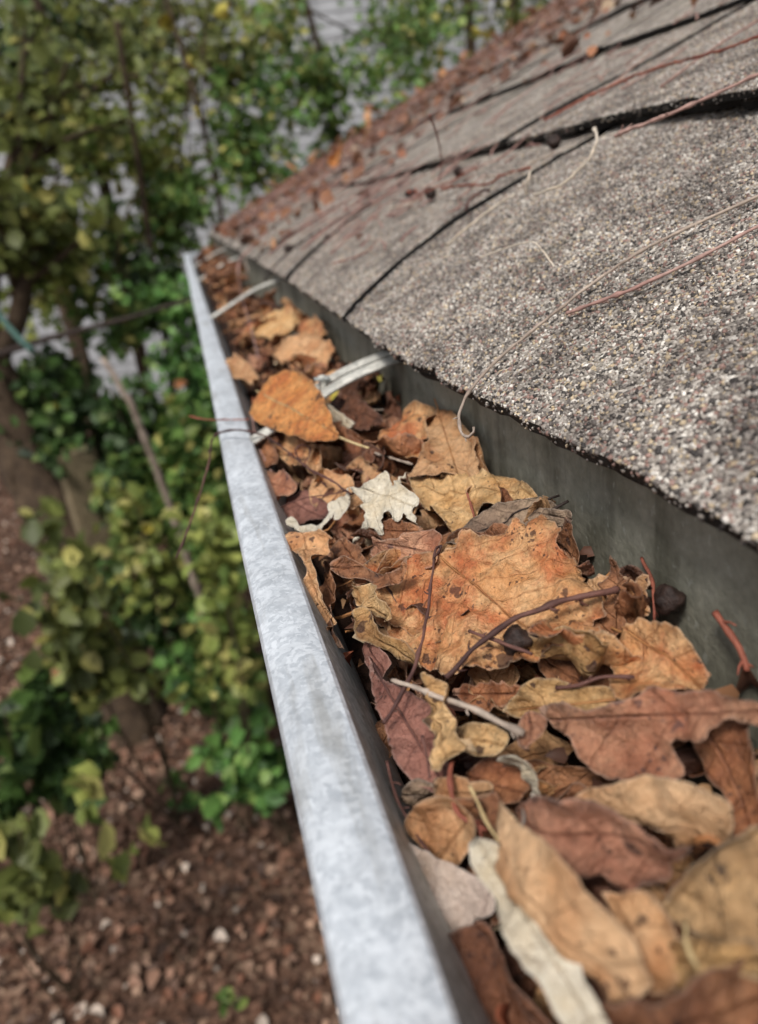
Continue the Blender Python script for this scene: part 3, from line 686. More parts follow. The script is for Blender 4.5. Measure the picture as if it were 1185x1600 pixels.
H('dry_leaf', [(812,1266,-1),(850,1246,4),(890,1240,6),(930,1252,6),(962,1276,5),(1000,1292,4),(1040,1312,2),(1088,1313,-1),(1062,1340,-2),(1050,1372,-4),(1010,1382,-5),(985,1398,-6),(950,1372,-3),(915,1366,-1),(870,1336,0),(838,1300,-1)], ((1085,1315),(820,1270)), 'specked', 'reddish leaf flecked with white specks lying over the tan oval leaf', b=15, crumple=0.0014, quilt=0.0006, serr=0.0004, stalk=[(1085,1313,0),(1110,1308,1),(1130,1322,0)], stalkmat='stalk')
H('dry_leaf', [(782,1258,4),(830,1288,8),(880,1318,10),(930,1368,10),(975,1428,9),(1010,1488,6),(1026,1532,3),(992,1562,0),(950,1552,0),(900,1502,1),(850,1452,1),(818,1412,0),(800,1370,0),(784,1315,0)], ((785,1262),(1015,1545)), 'smooth', 'long smooth tan leaf arching across the bottom of the gutter', b=18, crumple=0.0011, cup=0.35, serr=0, edgecurl=0.0008, quilt=0.0003)
H('dry_leaf', [(742,1320,2),(768,1316,3),(794,1332,2),(808,1370,2),(808,1404,1),(842,1436,2),(890,1480,2),(912,1526,2),(956,1612,1),(896,1612,2),(848,1552,2),(800,1482,2),(770,1422,2),(748,1370,2)], ((748,1322),(930,1605)), 'cream', 'long cream coloured leaf edge curling beside the long smooth tan leaf', b=17, crumple=0.0006, serr=0, quilt=0.0001, edgecurl=0.0012)
H('dry_leaf', [(612,1308,2),(640,1318,3),(662,1330,2),(700,1355,3),(752,1386,2),(772,1420,1),(742,1440,-2),(736,1452,-1),(700,1464,-3),(672,1468,-3),(640,1440,-2),(622,1380,-1)], ((690,1480),(640,1318)), 'pale', 'pale pinkish leaf lying flat against the gutter lip', b=1, crumple=0.0006, serr=0, rib=False)
H('dry_leaf', [(640,1280,-1),(672,1252,4),(720,1240,6),(758,1262,5),(752,1306,0),(718,1340,-4),(694,1342,-5),(660,1312,-3)], ((760,1258),(685,1335)), 'tan', 'small folded tan leaf just above the pale pinkish leaf', b=8, crumple=0.0016, quilt=0.0008)
H('dry_leaf', [(722,1236,2),(765,1228,6),(800,1246,9),(826,1292,6),(800,1290,3),(780,1262,2),(760,1300,-3),(735,1290,-3)], ((735,1235),(790,1285)), 'brown', 'brown leaf arched over behind the long smooth tan leaf', b=10, crumple=0.0015)
H('dry_leaf', [(584,1036,0),(600,1066,1),(640,1086,2),(682,1110,2),(702,1150,1),(708,1210,0),(702,1246,-2),(660,1232,-2),(625,1192,0),(608,1140,1),(588,1090,1)], ((592,1045),(700,1240)), 'purple', 'purplish brown pointed leaf lying along the inner gutter wall', b=6, rib=True, crumple=0.0010, fold=0.18, serr=0.0004, stalk=[(702,1244,-2),(712,1262,-1),(722,1278,-1)], stalkmat='brown')
H('dry_leaf', [(686,1060,4),(702,1064,6),(712,1098,6),(724,1130,5),(740,1152,5),(775,1148,4),(780,1180,2),(760,1175,1),(742,1206,-1),(712,1206,-2),(702,1160,0),(690,1112,1)], ((694,1062),(735,1200)), 'yellowtan', 'twisted golden strip of leaf beside the purplish pointed leaf', b=12, crumple=0.0022, edgecurl=0.0035, step=0.0014)
H('dry_leaf', [(796,1112,-2),(818,1082,2),(850,1060,4),(900,1068,3),(966,1076,2),(972,1108,-1),(930,1114,0),(865,1112,1),(836,1126,-3)], ((970,1092),(800,1110)), 'yellowtan', 'dull golden leaf tucked under the wide reddish spotted leaf', b=3, rib=True, crumple=0.0014, quilt=0.0008)
H('dry_leaf', [(832,1118,2),(862,1122,4),(860,1150,1),(846,1176,-2),(828,1166,0)], ((858,1120),(838,1172)), 'redbrown', 'small dark reddish leaf tip at the end of the grey twig', b=10, crumple=0.0008)
H('dry_leaf', [(802,1182,1),(822,1172,4),(846,1180,3),(850,1205,1),(853,1240,-3),(836,1246,-3),(838,1215,0),(822,1196,0)], ((805,1182),(845,1242)), 'cream', 'tiny curled white leaf scrap in a dark gap among brown leaves', b=8, crumple=0.0018, edgecurl=0.003, step=0.0014)
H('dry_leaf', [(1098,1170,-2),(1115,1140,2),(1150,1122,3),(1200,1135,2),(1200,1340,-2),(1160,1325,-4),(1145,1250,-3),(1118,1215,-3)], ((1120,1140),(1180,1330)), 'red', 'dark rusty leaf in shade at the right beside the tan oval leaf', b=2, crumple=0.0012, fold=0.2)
H('dry_leaf', [(1026,1412,0),(1080,1368,3),(1130,1340,5),(1200,1308,6),(1200,1490,2),(1130,1470,0),(1060,1446,-1)], ((1200,1330),(1035,1420)), 'olive', 'olive tan leaf with black blotches at the lower right', b=14, crumple=0.0015, quilt=0.0006)
H('dry_leaf', [(965,1410,0),(1020,1405,3),(1060,1445,3),(1080,1500,2),(1070,1560,0),(1020,1540,1),(990,1470,0)], ((975,1415),(1065,1555)), 'tan', 'tan leaf beneath the thin pale stalk at the lower right', b=11, crumple=0.0018)
H('dry_leaf', [(940,1560,0),(1000,1545,4),(1060,1540,5),(1130,1490,6),(1200,1490,5),(1200,1620,1),(1080,1620,0),(960,1620,-2)], ((960,1590),(1200,1540)), 'brown', 'crumpled brown leaf in the bottom right corner', b=13, crumple=0.0034, edgecurl=0.003)
H('dry_leaf', [(1040,1480,0),(1090,1462,3),(1150,1470,4),(1200,1475,3),(1200,1530,0),(1130,1525,1),(1085,1560,0),(1050,1540,-1)], ((1050,1500),(1200,1500)), 'ochre', 'ochre brown leaf just below the blotched olive leaf', b=15, crumple=0.0026)
H('dry_leaf', [(553,766,2),(562,764,4),(576,757,6),(595,745,8),(611,741,8),(614,752,7),(617,766,6),(619,754,7),(627,748,7),(638,741,7),(644,742,6),(641,751,5),(633,757,5),(643,768,5),(654,775,4),(662,784,3),(661,792,2),(651,802,2),(658,812,1),(663,828,-1),(654,820,1),(640,812,2),(630,802,3),(626,811,2),(621,815,1),(613,810,2),(608,798,3),(598,801,3),(594,812,1),(599,823,-1),(602,838,-4),(595,838,-4),(588,828,-2),(578,829,-3),(570,837,-5),(561,846,-7),(555,854,-8),(556,843,-6),(563,830,-4),(573,818,-1),(574,808,1),(568,793,3),(561,777,3)], ((556,766),(655,798)), 'cream', 'bleached white lobed oak leaf standing out among brown leaves', b=14, rib=False, crumple=0.0009, quilt=0.0010, step=0.0013, edgecurl=0.0012, rag=0.25)
H('dry_leaf', [(550,766,2),(543,775,3),(532,780,4),(519,791,3),(515,799,2),(516,806,2),(508,817,1),(503,822,1),(489,822,1),(476,825,1),(468,824,2),(464,815,3),(457,811,4),(449,816,4),(451,823,3),(460,824,2),(465,832,0),(476,837,-1),(489,833,-1),(503,834,-1),(510,826,0),(518,815,1),(525,806,1),(524,816,0),(531,815,0),(539,804,1),(545,794,2),(549,780,2)], ((550,768),(470,830)), 'cream', 'cream lobed leaf half to the left of the white oak leaf', b=10, crumple=0.0008, step=0.0013, edgecurl=0.0012, rag=0.25)
H('dry_leaf', [(500,752,1),(525,742,3),(556,752,2),(552,772,0),(520,790,-2),(492,792,-2),(488,770,0)], ((555,765),(492,780)), 'tan', 'pale tan leaf piece behind the cream lobed leaf half', b=7, crumple=0.0014)
H('dry_leaf', [(452,782,0),(480,770,2),(500,782,2),(520,800,1),(500,822,-1),(470,820,-2),(450,805,-1)], ((452,785),(515,815)), 'purple', 'dark purplish leaf between gutter lip and cream leaf', b=3, crumple=0.0014)
H('dry_leaf', [(446,848,4),(464,842,7),(500,833,8),(527,840,6),(524,868,4),(512,898,3),(516,950,0),(528,1005,-4),(512,1008,-4),(497,975,-3),(493,945,-1),(502,905,2),(482,878,4),(462,866,5)], ((500,835),(515,1000)), 'tan', 'curled tan leaf rising over the inner edge of the gutter lip', b=7, crumple=0.0022, edgecurl=0.003, step=0.0014)
H('dry_leaf', [(505,880,2),(530,890,1),(535,930,0),(530,990,-2),(545,1020,-3),(520,1010,-4),(505,960,-3),(500,920,-1)], ((515,885),(530,1010)), 'brown', 'brown crinkled leaf hanging below the curled tan leaf by the lip', b=3, crumple=0.0024, edgecurl=0.003)
H('dry_leaf', [(586,842,3),(610,850,5),(650,838,7),(688,828,7),(702,848,5),(706,880,2),(690,896,0),(660,886,1),(620,880,0),(590,868,0)], ((588,855),(704,872)), 'redbrown', 'reddish brown curled leaf just below the white oak leaf', b=8, crumple=0.0013, edgecurl=0.003)
H('dry_leaf', [(600,822,0),(625,812,4),(652,820,5),(664,832,3),(640,846,0),(612,846,-1)], ((602,830),(660,835)), 'red', 'small rust red leaf touching the white oak leaf', b=8, crumple=0.0014)
H('dry_leaf', [(536,888,3),(552,872,5),(575,886,3),(610,898,1),(640,892,3),(656,874,7),(652,896,4),(632,914,1),(600,918,0),(570,906,1),(546,902,2)], ((538,892),(650,885)), 'brown', 'brown bowl shaped leaf with a wavy raised rim', b=11, crumple=0.0012, edgecurl=0.004, step=0.0014)
H('dry_leaf', [(540,845,1),(565,855,3),(585,880,2),(580,905,0),(550,890,-1),(535,870,-1)], ((542,848),(578,900)), 'brown', 'small brown leaf between curled tan leaf and bowl shaped leaf', b=5, crumple=0.0018)
H('dry_leaf', [(568,960,2),(590,950,4),(605,990,3),(640,1010,2),(660,1045,0),(640,1040,-2),(610,1025,-1),(585,1000,0)], ((570,962),(650,1040)), 'ochre', 'wavy ochre leaf along the left edge of the large orange leaf', b=8, crumple=0.0016, edgecurl=0.004)
H('dry_leaf', [(568,905,3),(590,912,6),(600,930,5),(625,945,4),(632,962,1),(612,962,0),(590,945,0),(572,930,1)], ((570,910),(628,958)), 'yellowtan', 'pale golden ragged leaf scrap on the left of the large orange leaf', b=12, crumple=0.0022, edgecurl=0.004, step=0.0014)
H('dry_leaf', [(652,762,0),(690,752,2),(740,748,3),(790,752,3),(825,768,2),(842,788,0),(800,800,0),(765,792,1),(735,820,0),(715,842,-2),(690,822,-1),(665,795,-1)], ((845,785),(660,775)), 'yellowtan', 'crumpled golden tan leaf above the grey veined leaf', b=5, crumple=0.0022, quilt=0.0008, edgecurl=0.003)
H('dry_leaf', [(702,850,-1),(716,832,2),(745,806,4),(790,786,5),(845,783,4),(880,796,2),(872,822,1),(840,834,0),(790,838,1),(750,856,0),(722,862,-2)], ((884,792),(712,852)), 'grey', 'grey brown leaf with dark veins behind the large orange leaf', b=7, rib=True, crumple=0.0011, quilt=0.0007, stalk=[(848,812,2),(866,795,6),(888,783,8)], stalkmat='black')
H('dry_leaf', [(645,762,0),(658,735,3),(672,700,5),(668,662,4),(698,645,5),(718,660,5),(738,690,4),(757,722,1),(752,748,-1),(700,756,0)], ((690,650),(720,750)), 'tan', 'upright brown tan leaf leaning near the back wall', b=8, rib=True, crumple=0.0015, fold=0.15)
H('dry_leaf', [(605,692,-1),(622,668,2),(645,645,5),(672,638,6),(692,652,5),(676,690,3),(668,725,1),(640,728,-1),(612,720,-2)], ((680,642),(625,715)), 'orange', 'crumpled tan brown leaf left of the upright leaf', b=6, crumple=0.0022, edgecurl=0.003)
H('dry_leaf', [(545,715,0),(580,700,3),(615,712,4),(612,740,1),(580,752,-1),(550,745,-2)], ((548,725),(612,722)), 'darkbrown', 'dark brown shiny curled leaf above the white oak leaf', b=6, crumple=0.0018, edgecurl=0.004)
H('dry_leaf', [(392,648,0),(400,628,3),(420,604,6),(448,580,9),(478,590,9),(498,608,8),(512,632,6),(524,660,3),(532,686,0),(500,690,0),(470,686,0),(430,672,-1),(405,660,-1)], ((412,622),(534,684)), 'amber', 'bright amber orange leaf lying flat below the metal hanger', b=25, rib=True, crumple=0.0009, serr=0, quilt=0.0006, stalk=[(530,683,0),(552,692,1),(576,700,2)], stalkmat='palestalk', edgecurl=0.0008)
H('dry_leaf', [(355,588,0),(362,570,4),(374,562,7),(384,566,4),(394,574,5),(409,590,1),(403,598,2),(400,608,-3),(388,600,0),(370,604,-2)], ((358,584),(406,598)), 'tan', 'small pale tan leaf beside the lip before the amber leaf', b=11, fold=0.35, crumple=0.0018)
H('dry_leaf', [(500,612,0),(530,606,1),(560,600,2),(590,590,3),(602,584,3),(590,606,0),(560,622,-2),(520,630,-3)], ((500,620),(600,590)), 'yellow', 'yellow green leaf showing below the metal hanger', b=4, crumple=0.0012, serr=0.001)
H('dry_leaf', [(852,800,1),(880,796,4),(905,802,5),(908,822,2),(885,838,-1),(862,834,-1)], ((855,805),(905,815)), 'grey', 'small dark grey curled leaf against the back wall', b=10, crumple=0.0018, edgecurl=0.003)
H('dry_leaf', [(868,842,0),(890,830,4),(910,812,6),(918,845,4),(920,880,0),(908,894,-3),(888,872,-1)], ((870,845),(915,885)), 'brown', 'brown rolled leaf at the right of the large orange leaf', b=7, crumple=0.0012, edgecurl=0.003, fold=0.3)
H('dry_leaf', [(915,912,1),(945,902,4),(975,905,4),(1000,915,3),(1020,905,4),(1010,940,1),(1015,962,-1),(980,972,-3),(950,965,-3)], ((920,918),(1005,955)), 'tan', 'pale saw toothed leaf next to the dark berry by the back wall', b=4, crumple=0.0016, serr=0.0012)
H('dry_leaf', [(965,885,1),(990,872,4),(1010,868,6),(1025,880,4),(1040,905,1),(1020,910,0),(990,905,-1)], ((968,890),(1035,900)), 'darkbrown', 'dark brown crumpled leaf touching the back wall', b=6, crumple=0.0022, edgecurl=0.004)
H('dry_leaf', [(740,1210,0),(780,1185,2),(815,1190,3),(830,1235,0),(800,1255,-2),(760,1240,-2)], ((745,1215),(825,1240)), 'red', 'deep rust leaf left of the tiny white scrap', b=2, crumple=0.0018)
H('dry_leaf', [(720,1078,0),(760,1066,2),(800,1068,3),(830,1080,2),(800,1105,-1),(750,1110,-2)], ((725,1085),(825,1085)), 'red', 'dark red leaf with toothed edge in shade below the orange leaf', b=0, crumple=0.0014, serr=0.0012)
H('dry_leaf', [(730,1140,0),(770,1128,3),(800,1135,3),(812,1160,1),(790,1185,-1),(750,1180,-2)], ((735,1150),(810,1165)), 'yellowtan', 'ragged golden scrap under the grey twig', b=7, crumple=0.0024, edgecurl=0.004)
H('dry_leaf', [(690,1210,0),(720,1195,3),(770,1205,3),(790,1225,1),(760,1245,-1),(715,1238,-2)], ((695,1220),(785,1225)), 'tan', 'frayed tan leaf below the twisted golden strip', b=8, crumple=0.0024, edgecurl=0.003)
H('dry_leaf', [(622,1252,0),(640,1235,3),(670,1240,3),(668,1256,0),(640,1264,-2)], ((625,1250),(668,1248)), 'grey', 'small ashy leaf tip beside the inner gutter wall', b=3, crumple=0.0014)
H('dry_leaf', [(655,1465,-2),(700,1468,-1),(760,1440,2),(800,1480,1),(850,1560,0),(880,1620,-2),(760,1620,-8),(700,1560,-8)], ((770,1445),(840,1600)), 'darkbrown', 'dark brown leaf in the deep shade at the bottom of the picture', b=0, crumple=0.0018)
H('dry_leaf', [(585,1000,0),(600,1010,2),(618,1040,2),(612,1070,0),(592,1050,-1),(580,1020,-1)], ((588,1005),(610,1062)), 'purple', 'small purplish leaf fold above the purplish pointed leaf', b=5, crumple=0.0012)
for (nm, ol, md, mt, lb, kw) in [
 ('dry_leaf', [(395,700,0),(420,690,3),(440,710,3),(438,735,0),(410,735,-1)], ((398,705),(438,725)), 'brown', 'brown leaf beside the lip below the amber leaf', {}),
 ('dry_leaf', [(440,692,0),(470,690,3),(505,705,4),(500,730,1),(465,735,-1),(442,720,-1)], ((442,700),(502,722)), 'orange', 'warm brown leaf under the twig near the amber leaf', {}),
 ('dry_leaf', [(410,745,0),(440,738,3),(470,755,3),(462,780,0),(430,785,-2)], ((412,752),(465,772)), 'redbrown', 'reddish leaf next to the lip above the purplish leaf', {}),
 ('dry_leaf', [(520,640,0),(545,628,3),(575,635,4),(600,655,3),(590,680,0),(550,680,-2),(530,662,-1)], ((525,645),(598,665)), 'darkbrown', 'dark brown leaf right of the amber leaf tip', {}),
 ('dry_leaf', [(515,650,1),(528,640,4),(548,655,4),(560,672,2),(545,678,0),(525,668,0)], ((518,650),(555,675)), 'cream', 'little cream leaf scrap right of the amber leaf tip', {}),
 ('dry_leaf', [(430,560,0),(455,540,3),(490,530,4),(525,548,3),(515,572,0),(470,580,-1)], ((435,562),(520,555)), 'tan', 'dusty tan leaf behind the metal hanger', {}),
 ('dry_leaf', [(470,520,0),(488,500,4),(505,505,5),(515,530,3),(495,545,0),(478,540,-1)], ((475,525),(510,530)), 'orange', 'orange tan leaf by the wall behind the metal hanger', {}),
 ('dry_leaf', [(395,520,0),(420,498,3),(450,490,4),(470,505,3),(455,525,1),(420,535,-1)], ((398,522),(465,508)), 'yellowtan', 'yellowish tan leaf pile top between the two hangers', {})]:
    H(nm, ol, md, LM and mt, lb, b=8, crumple=0.002, edgecurl=0.003, step=0.0028, **kw)

# ------------------------------------------------------------------ the litter below and beyond: copies of a few leaf shapes
def generic(kind, L, W, seed):
    pts = []
    random.seed(seed)
    if kind == 'oval': prof = [(0, 0), (.12, .35), (.3, .8), (.5, 1), (.7, .85), (.88, .45), (1, 0)]
    elif kind == 'lance': prof = [(0, 0), (.15, .5), (.35, .95), (.55, 1), (.75, .7), (.9, .3), (1, 0)]
    elif kind == 'heart': prof = [(0.04, 0), (0, .4), (.12, .9), (.35, 1), (.6, .8), (.82, .4), (1, 0)]
    elif kind == 'lobed': prof = [(0, 0), (.1, .3), (.22, .85), (.3, .45), (.42, 1.05), (.55, .45), (.7, .8), (.78, .35), (1, 0)]
    elif kind == 'torn': prof = [(0, 0), (.08, .5), (.25, .7), (.4, .5), (.5, .95), (.72, .9), (.8, .5), (.95, .4), (1, 0)]
    for t, v in prof: pts.append((t * L, v * W * random.uniform(.85, 1.12)))
    for t, v in reversed(prof[1:-1]): pts.append((t * L * random.uniform(.97, 1.03), -v * W * random.uniform(.8, 1.1)))
    return pts
shapes = []
kinds = ['oval', 'lance', 'heart', 'lobed', 'torn', 'oval', 'torn', 'lobed', 'heart', 'lance', 'torn', 'oval']
for i, k in enumerate(kinds):
    L = 0.048 + 0.004 * (i % 5); W = L * (0.24 + 0.07 * (i % 3)) * (1.25 if k == 'heart' else 1)
    ctrl = generic(k, L, W, 100 + i)
    hts = [0.006 * math.sin(i * 2.1 + c[0] * 90) + 0.004 * nz(c[0] * 50, c[1] * 50, i) for c in ctrl]
    random.seed(200 + i)
    me, Hf = blade_mesh('dry_leaf', ctrl, hts, 0.0032, crumple=0.0024, serr=0.0007 if i % 2 else 0, fold=0.15 + 0.1 * (i % 3), edgecurl=0.004, roll=(0, 35, 60)[i % 3], seed=i * 7.3, quilt=0.0007)
    st = [np.array([-0.018, 0.004, 0.003]), np.array([-0.008, 0.002, 0.001]), np.array([0.002, 0, Hf(0.002, 0)])]
    vs, fs = tube_data(st, 0.0006, 0.0008, 5, 0.004, 0.1); sm = bpy.data.meshes.new('leaf_stalk'); sm.from_pydata([tuple(v) for v in vs], [], fs); sm.materials.append(TW['stalk'])
    shapes.append((me, sm))
random.seed(11)
variants = {}
def filler(i, loc, rot, mat, label, group, sc=1.0):
    key = (i, mat)
    if key not in variants:
        m = shapes[i][0].copy(); m.materials.clear(); m.materials.append(LM[mat]); variants[key] = m
    o = bpy.data.objects.new('dry_leaf', variants[key]); C.objects.link(o); o.rotation_euler = rot; o.scale = (sc, sc, sc)
    hl = 0.028 * sc; ca = math.cos(rot[2]); ex = hl * abs(ca) + 0.3 * hl * abs(math.sin(rot[2]))
    xc = min(max(loc[0], 0.031 + ex), 0.110 - ex)
    o.location = (xc - hl * ca, loc[1] - hl * math.sin(rot[2]), loc[2])
    tag(o, label, 'leaf', group)
    if i % 2 == 0:
        s = bpy.data.objects.new('leaf_stalk', shapes[i][1]); C.objects.link(s); s.parent = o
    return o
mats = ['brown', 'brown', 'redbrown', 'orange', 'darkbrown', 'tan', 'red', 'brown', 'tan', 'red', 'orange', 'darkbrown']
matsfar = ['brown', 'brown', 'redbrown', 'orange', 'tan', 'orange', 'red', 'red', 'darkbrown', 'brown']
WORD = {'brown': 'brown', 'redbrown': 'reddish brown', 'orange': 'orange', 'darkbrown': 'dark brown', 'tan': 'tan', 'red': 'rust red', 'purple': 'purplish', 'grey': 'grey brown', 'ochre': 'ochre', 'amber': 'amber', 'yellow': 'yellow', 'cream': 'cream'}
FORM = {'oval': 'oval', 'lance': 'narrow', 'heart': 'broad', 'lobed': 'lobed', 'torn': 'torn'}
def zone(x, y):
    side = 'by the lip' if x < 0.055 else ('in mid gutter' if x < 0.08 else 'by the back wall')
    for lim, w_ in ((0.14, 'near the bottom of the picture'), (0.24, 'beside the large orange leaf'), (0.34, 'near the white oak leaf'), (0.43, 'just before the nearest hanger'), (0.7, 'just beyond the nearest hanger'), (1.0, 'before the second hanger'), (1.3, 'just beyond the second hanger'), (1.8, 'between second and last hangers')):
        if y < lim: return side + ' ' + w_
    return side + ' at the far gutter end'
joined = []
used = set()
def place(i, loc, rot, mt, sc, low, group):
    for k_ in range(12):
        lb = ('buried ' if low else 'crumpled ') + WORD[mt] + ' ' + FORM[kinds[i]] + ' dry leaf ' + zone(loc[0], loc[1])
        if lb not in used: break
        i = (i + 1) % 12
        if k_ == 6: mt = random.choice(mats if low else matsfar)
    used.add(lb)
    return filler(i, loc, rot, mt, lb, group, sc)
for k in range(230):                                           # under the leaves that lie on top, near the camera
    y = random.uniform(-0.02, 0.62); x = random.uniform(0.034, 0.098)
    z = -0.145 + 0.27 * (x - 0.02) - (random.uniform(0.001, 0.012) if k % 3 == 0 else random.uniform(0.006, 0.026))
    a = (random.randrange(12), (x, y, z), (random.uniform(-.5, .5), random.uniform(-.5, .5), random.uniform(0, 6.28)), random.choice(mats), random.uniform(.35, .7) if k % 3 == 0 else random.uniform(.6, 1.05))
    if k < 66: place(*a, True, 'leaves under the top layer in the gutter')
    else: joined.append(a)
for k in range(240):                                           # the farther stretch
    y = 0.47 + 2.25 * (random.random() ** 1.35); x = random.uniform(0.034, 0.096)
    lo = k >= 105
    z = -0.142 + 0.24 * (x - 0.02) + random.uniform(-0.016, 0.004) - (0.008 if lo else 0) + 0.013 * min(1, max(0, (y - 1.15) / 0.3))
    a = (random.randrange(12), (x, y, z), (random.uniform(-.7, .7), random.uniform(-.7, .7), random.uniform(0, 6.28)), random.choice(matsfar), random.uniform(.5, .85))
    if not lo: place(*a, False, 'leaves in the far stretch of the gutter')
    else: joined.append(a)
for k in range(60):
    y = 0.06 + 0.5 * k / 60 + random.uniform(-.01, .01); x = random.uniform(0.094, 0.106)
    z = -0.145 + 0.27 * (x - 0.02) - random.uniform(0.0, 0.018)
    a = (random.randrange(12), (x, y, z), (random.uniform(-.6, .6), random.uniform(-.9, .1), 1.57 + random.uniform(-.6, .6) + (3.14 if k % 2 else 0)), random.choice(['brown', 'darkbrown', 'red', 'brown', 'tan', 'redbrown']), random.uniform(.35, .62))
    if k % 5 == 0: place(*a, True, 'leaves under the top layer in the gutter')
    else: joined.append(a)
def join_leaves(items):
    names = sorted({a[3] for a in items}); V = []; F = []; UVs = []; MI = []; E_ = []; base = 0
    for (i, loc, rot, mt, sc) in items:
        me = shapes[i][0]; n = len(me.vertices); co = np.empty(n * 3); me.vertices.foreach_get('co', co); co = co.reshape(-1, 3) * sc
        R = np.array(Matrix.Identity(3)); 
        from mathutils import Euler
        R = np.array(Euler(rot).to_matrix())
        hl = 0.028 * sc; ca = math.cos(rot[2]); ex = hl * abs(ca) + 0.3 * hl * abs(math.sin(rot[2])); xc = min(max(loc[0], 0.031 + ex), 0.110 - ex)
        V.append(co @ R.T + np.array([xc - hl * ca, loc[1] - hl * math.sin(rot[2]), loc[2]]))
        e = np.empty(n); me.attributes['edge'].data.foreach_get('value', e); E_.append(e)
        uvd = np.empty(len(me.loops) * 2); me.uv_layers[0].data.foreach_get('uv', uvd); UVs.append(uvd)
        for p in me.polygons: F.append([v + base for v in p.vertices]); MI.append(names.index(mt))
        base += n
    me = bpy.data.meshes.new('packed_leaves'); me.from_pydata(np.concatenate(V).tolist(), [], F)
    uvl = me.uv_layers.new(name='UVMap'); uvl.data.foreach_set('uv', np.concatenate(UVs))
    at = me.attributes.new('edge', 'FLOAT', 'POINT'); at.data.foreach_set('value', np.concatenate(E_))
    for nme in names: me.materials.append(LM[nme])
    me.polygons.foreach_set('material_index', MI); me.polygons.foreach_set('use_smooth', [len(f) == 3 for f in F])
    return me
tag(mesh_obj('packed_leaves', join_leaves(joined), None), 'packed brown leaves filling the gutter below the loose ones', 'leaves', kind='stuff')

def crumbs():
    r = np.random.default_rng(77); P = []; 
    for i in range(520):
        x = r.uniform(0.026, 0.111); y = 0.02 + 0.75 * r.random(); z = -0.145 + 0.27 * (x - 0.02) + r.uniform(-0.016, 0.004); P.append((x, y, z))
    return np.array(P)
CR = crumbs()
# ================================================================== twigs, berries
def twig(path, r, mat, label, surf=on_leaf, r1=None, cat='twig', name='twig', sides=7, wob=0.45):
    p = [surf(q[0], q[1], q[2] / 1000) for q in path]; r *= 0.78; r1 = r1 * 0.78 if r1 else None
    tw = tag(tube(name, p, r / 1000, (r1 if r1 else r * 0.8) / 1000, TW[mat], sides=sides, step=0.0015, wob=wob, nodes=random.choice((9, 12, 16))), label, cat)
    if len(p) > 3 and mat in ('brown', 'red', 'grey', 'pink', 'black'):
        for q in range(2 + len(p) // 3):
            i = random.randrange(len(p) - 1); c = p[i] + (p[i + 1] - p[i]) * random.uniform(.2, .8); d = (p[i + 1] - p[i]) / np.linalg.norm(p[i + 1] - p[i])
            sd_ = np.cross(d, np.array([random.gauss(0, 1), random.gauss(0, 1), random.gauss(0, 1)])); sd_ /= np.linalg.norm(sd_) + 1e-9; ln = random.uniform(2.0, 5.0) * r / 1000
            v_, f_ = tube_data([c, c + (d * 0.6 + sd_) * ln * 0.6, c + (d * 0.9 + sd_) * ln], r * 0.6 / 1000, r * 0.25 / 1000, 5, 0.001, 0.2); from_data('bud', np.array(v_) - np.array(tw.location), f_, TW[mat], tw, True)
    return tw
twig([(600,1130,15),(640,1060,17),(658,1010,18),(670,950,19),(676,890,22),(682,855,25),(690,852,26),(686,864,24),(678,870,23)], 0.75, 'brown', 'thin brown twig with a looped tip standing over the large orange leaf', r1=0.55)
twig([(696,1058,16),(745,1010,18),(800,970,19),(870,942,18),(945,926,15),(965,922,13)], 0.9, 'brown', 'dark curved twig lying across the large orange leaf', r1=1.2)
twig([(734,986,15),(760,996,16),(800,1010,16),(832,1022,15)], 0.75, 'brown', 'short brown twig crossing under the dark curved twig')
twig([(612,1063,16),(680,1086,20),(750,1114,19),(820,1146,15)], 0.85, 'grey', 'straight grey twig below the large orange leaf', r1=1.0)
twig([(1118,956,14),(1135,980,12),(1155,1015,9),(1168,1048,5)], 1.0, 'red', 'red brown stalk leaning against the back wall', r1=1.2)
twig([(1072,1440,20),(1075,1475,21),(1090,1510,20),(1118,1555,18)], 0.5, 'palestalk', 'thin pale stalk at the lower right')
twig([(730,770,14),(738,795,11),(746,820,9),(754,838,6)], 0.6, 'red', 'short upright red stalk in front of the grey veined leaf')
twig([(706,702,14),(714,716,12),(712,748,6)], 0.5, 'red', 'tiny red stalk on the upright brown tan leaf')
twig([(1003,872,10),(1018,905,9),(1022,945,6),(1022,975,2)], 0.7, 'red', 'slender reddish stalk beside the dark berry')
twig([(870,1075,8),(905,1070,10),(945,1058,11),(992,1058,10)], 0.7, 'brown', 'short dark twig between ochre leaf and spotted leaf')
twig([(705,1190,16),(706,1240,16),(720,1275,15),(760,1300,12)], 0.8, 'red', 'curved reddish stalk above the small folded tan leaf')
twig([(735,1228,18),(755,1275,19),(780,1315,20)], 0.45, 'palestalk', 'thin straw coloured stalk beside the long tan leaf')
twig([(660,1150,14),(668,1185,13),(672,1215,12)], 0.5, 'brown', 'thin stem over the purplish pointed leaf')
twig([(605,1190,8),(622,1250,7),(650,1300,6),(680,1345,6)], 0.5, 'brown', 'thin dark stem along the inner gutter wall')
on_lip = lambda px, py, off: on_z(px, py, LZ + off)
twig([(276,872,-45),(300,810,-30),(325,730,-8),(335,682,2),(372,672,7),(410,680,3),(440,698,2),(480,730,3),(520,752,5),(548,772,5)], 0.8, 'brown', 'long bent brown twig hanging over the gutter lip', r1=0.7, surf=on_lip)
twig([(296,650,3),(330,656,2.5),(390,655,3)], 0.7, 'red', 'short reddish twig resting across the gutter lip', surf=on_lip)
twig([(392,640,16),(402,690,14),(420,730,10),(432,745,8)], 0.7, 'pink', 'pinkish grey stem standing beside the amber leaf')
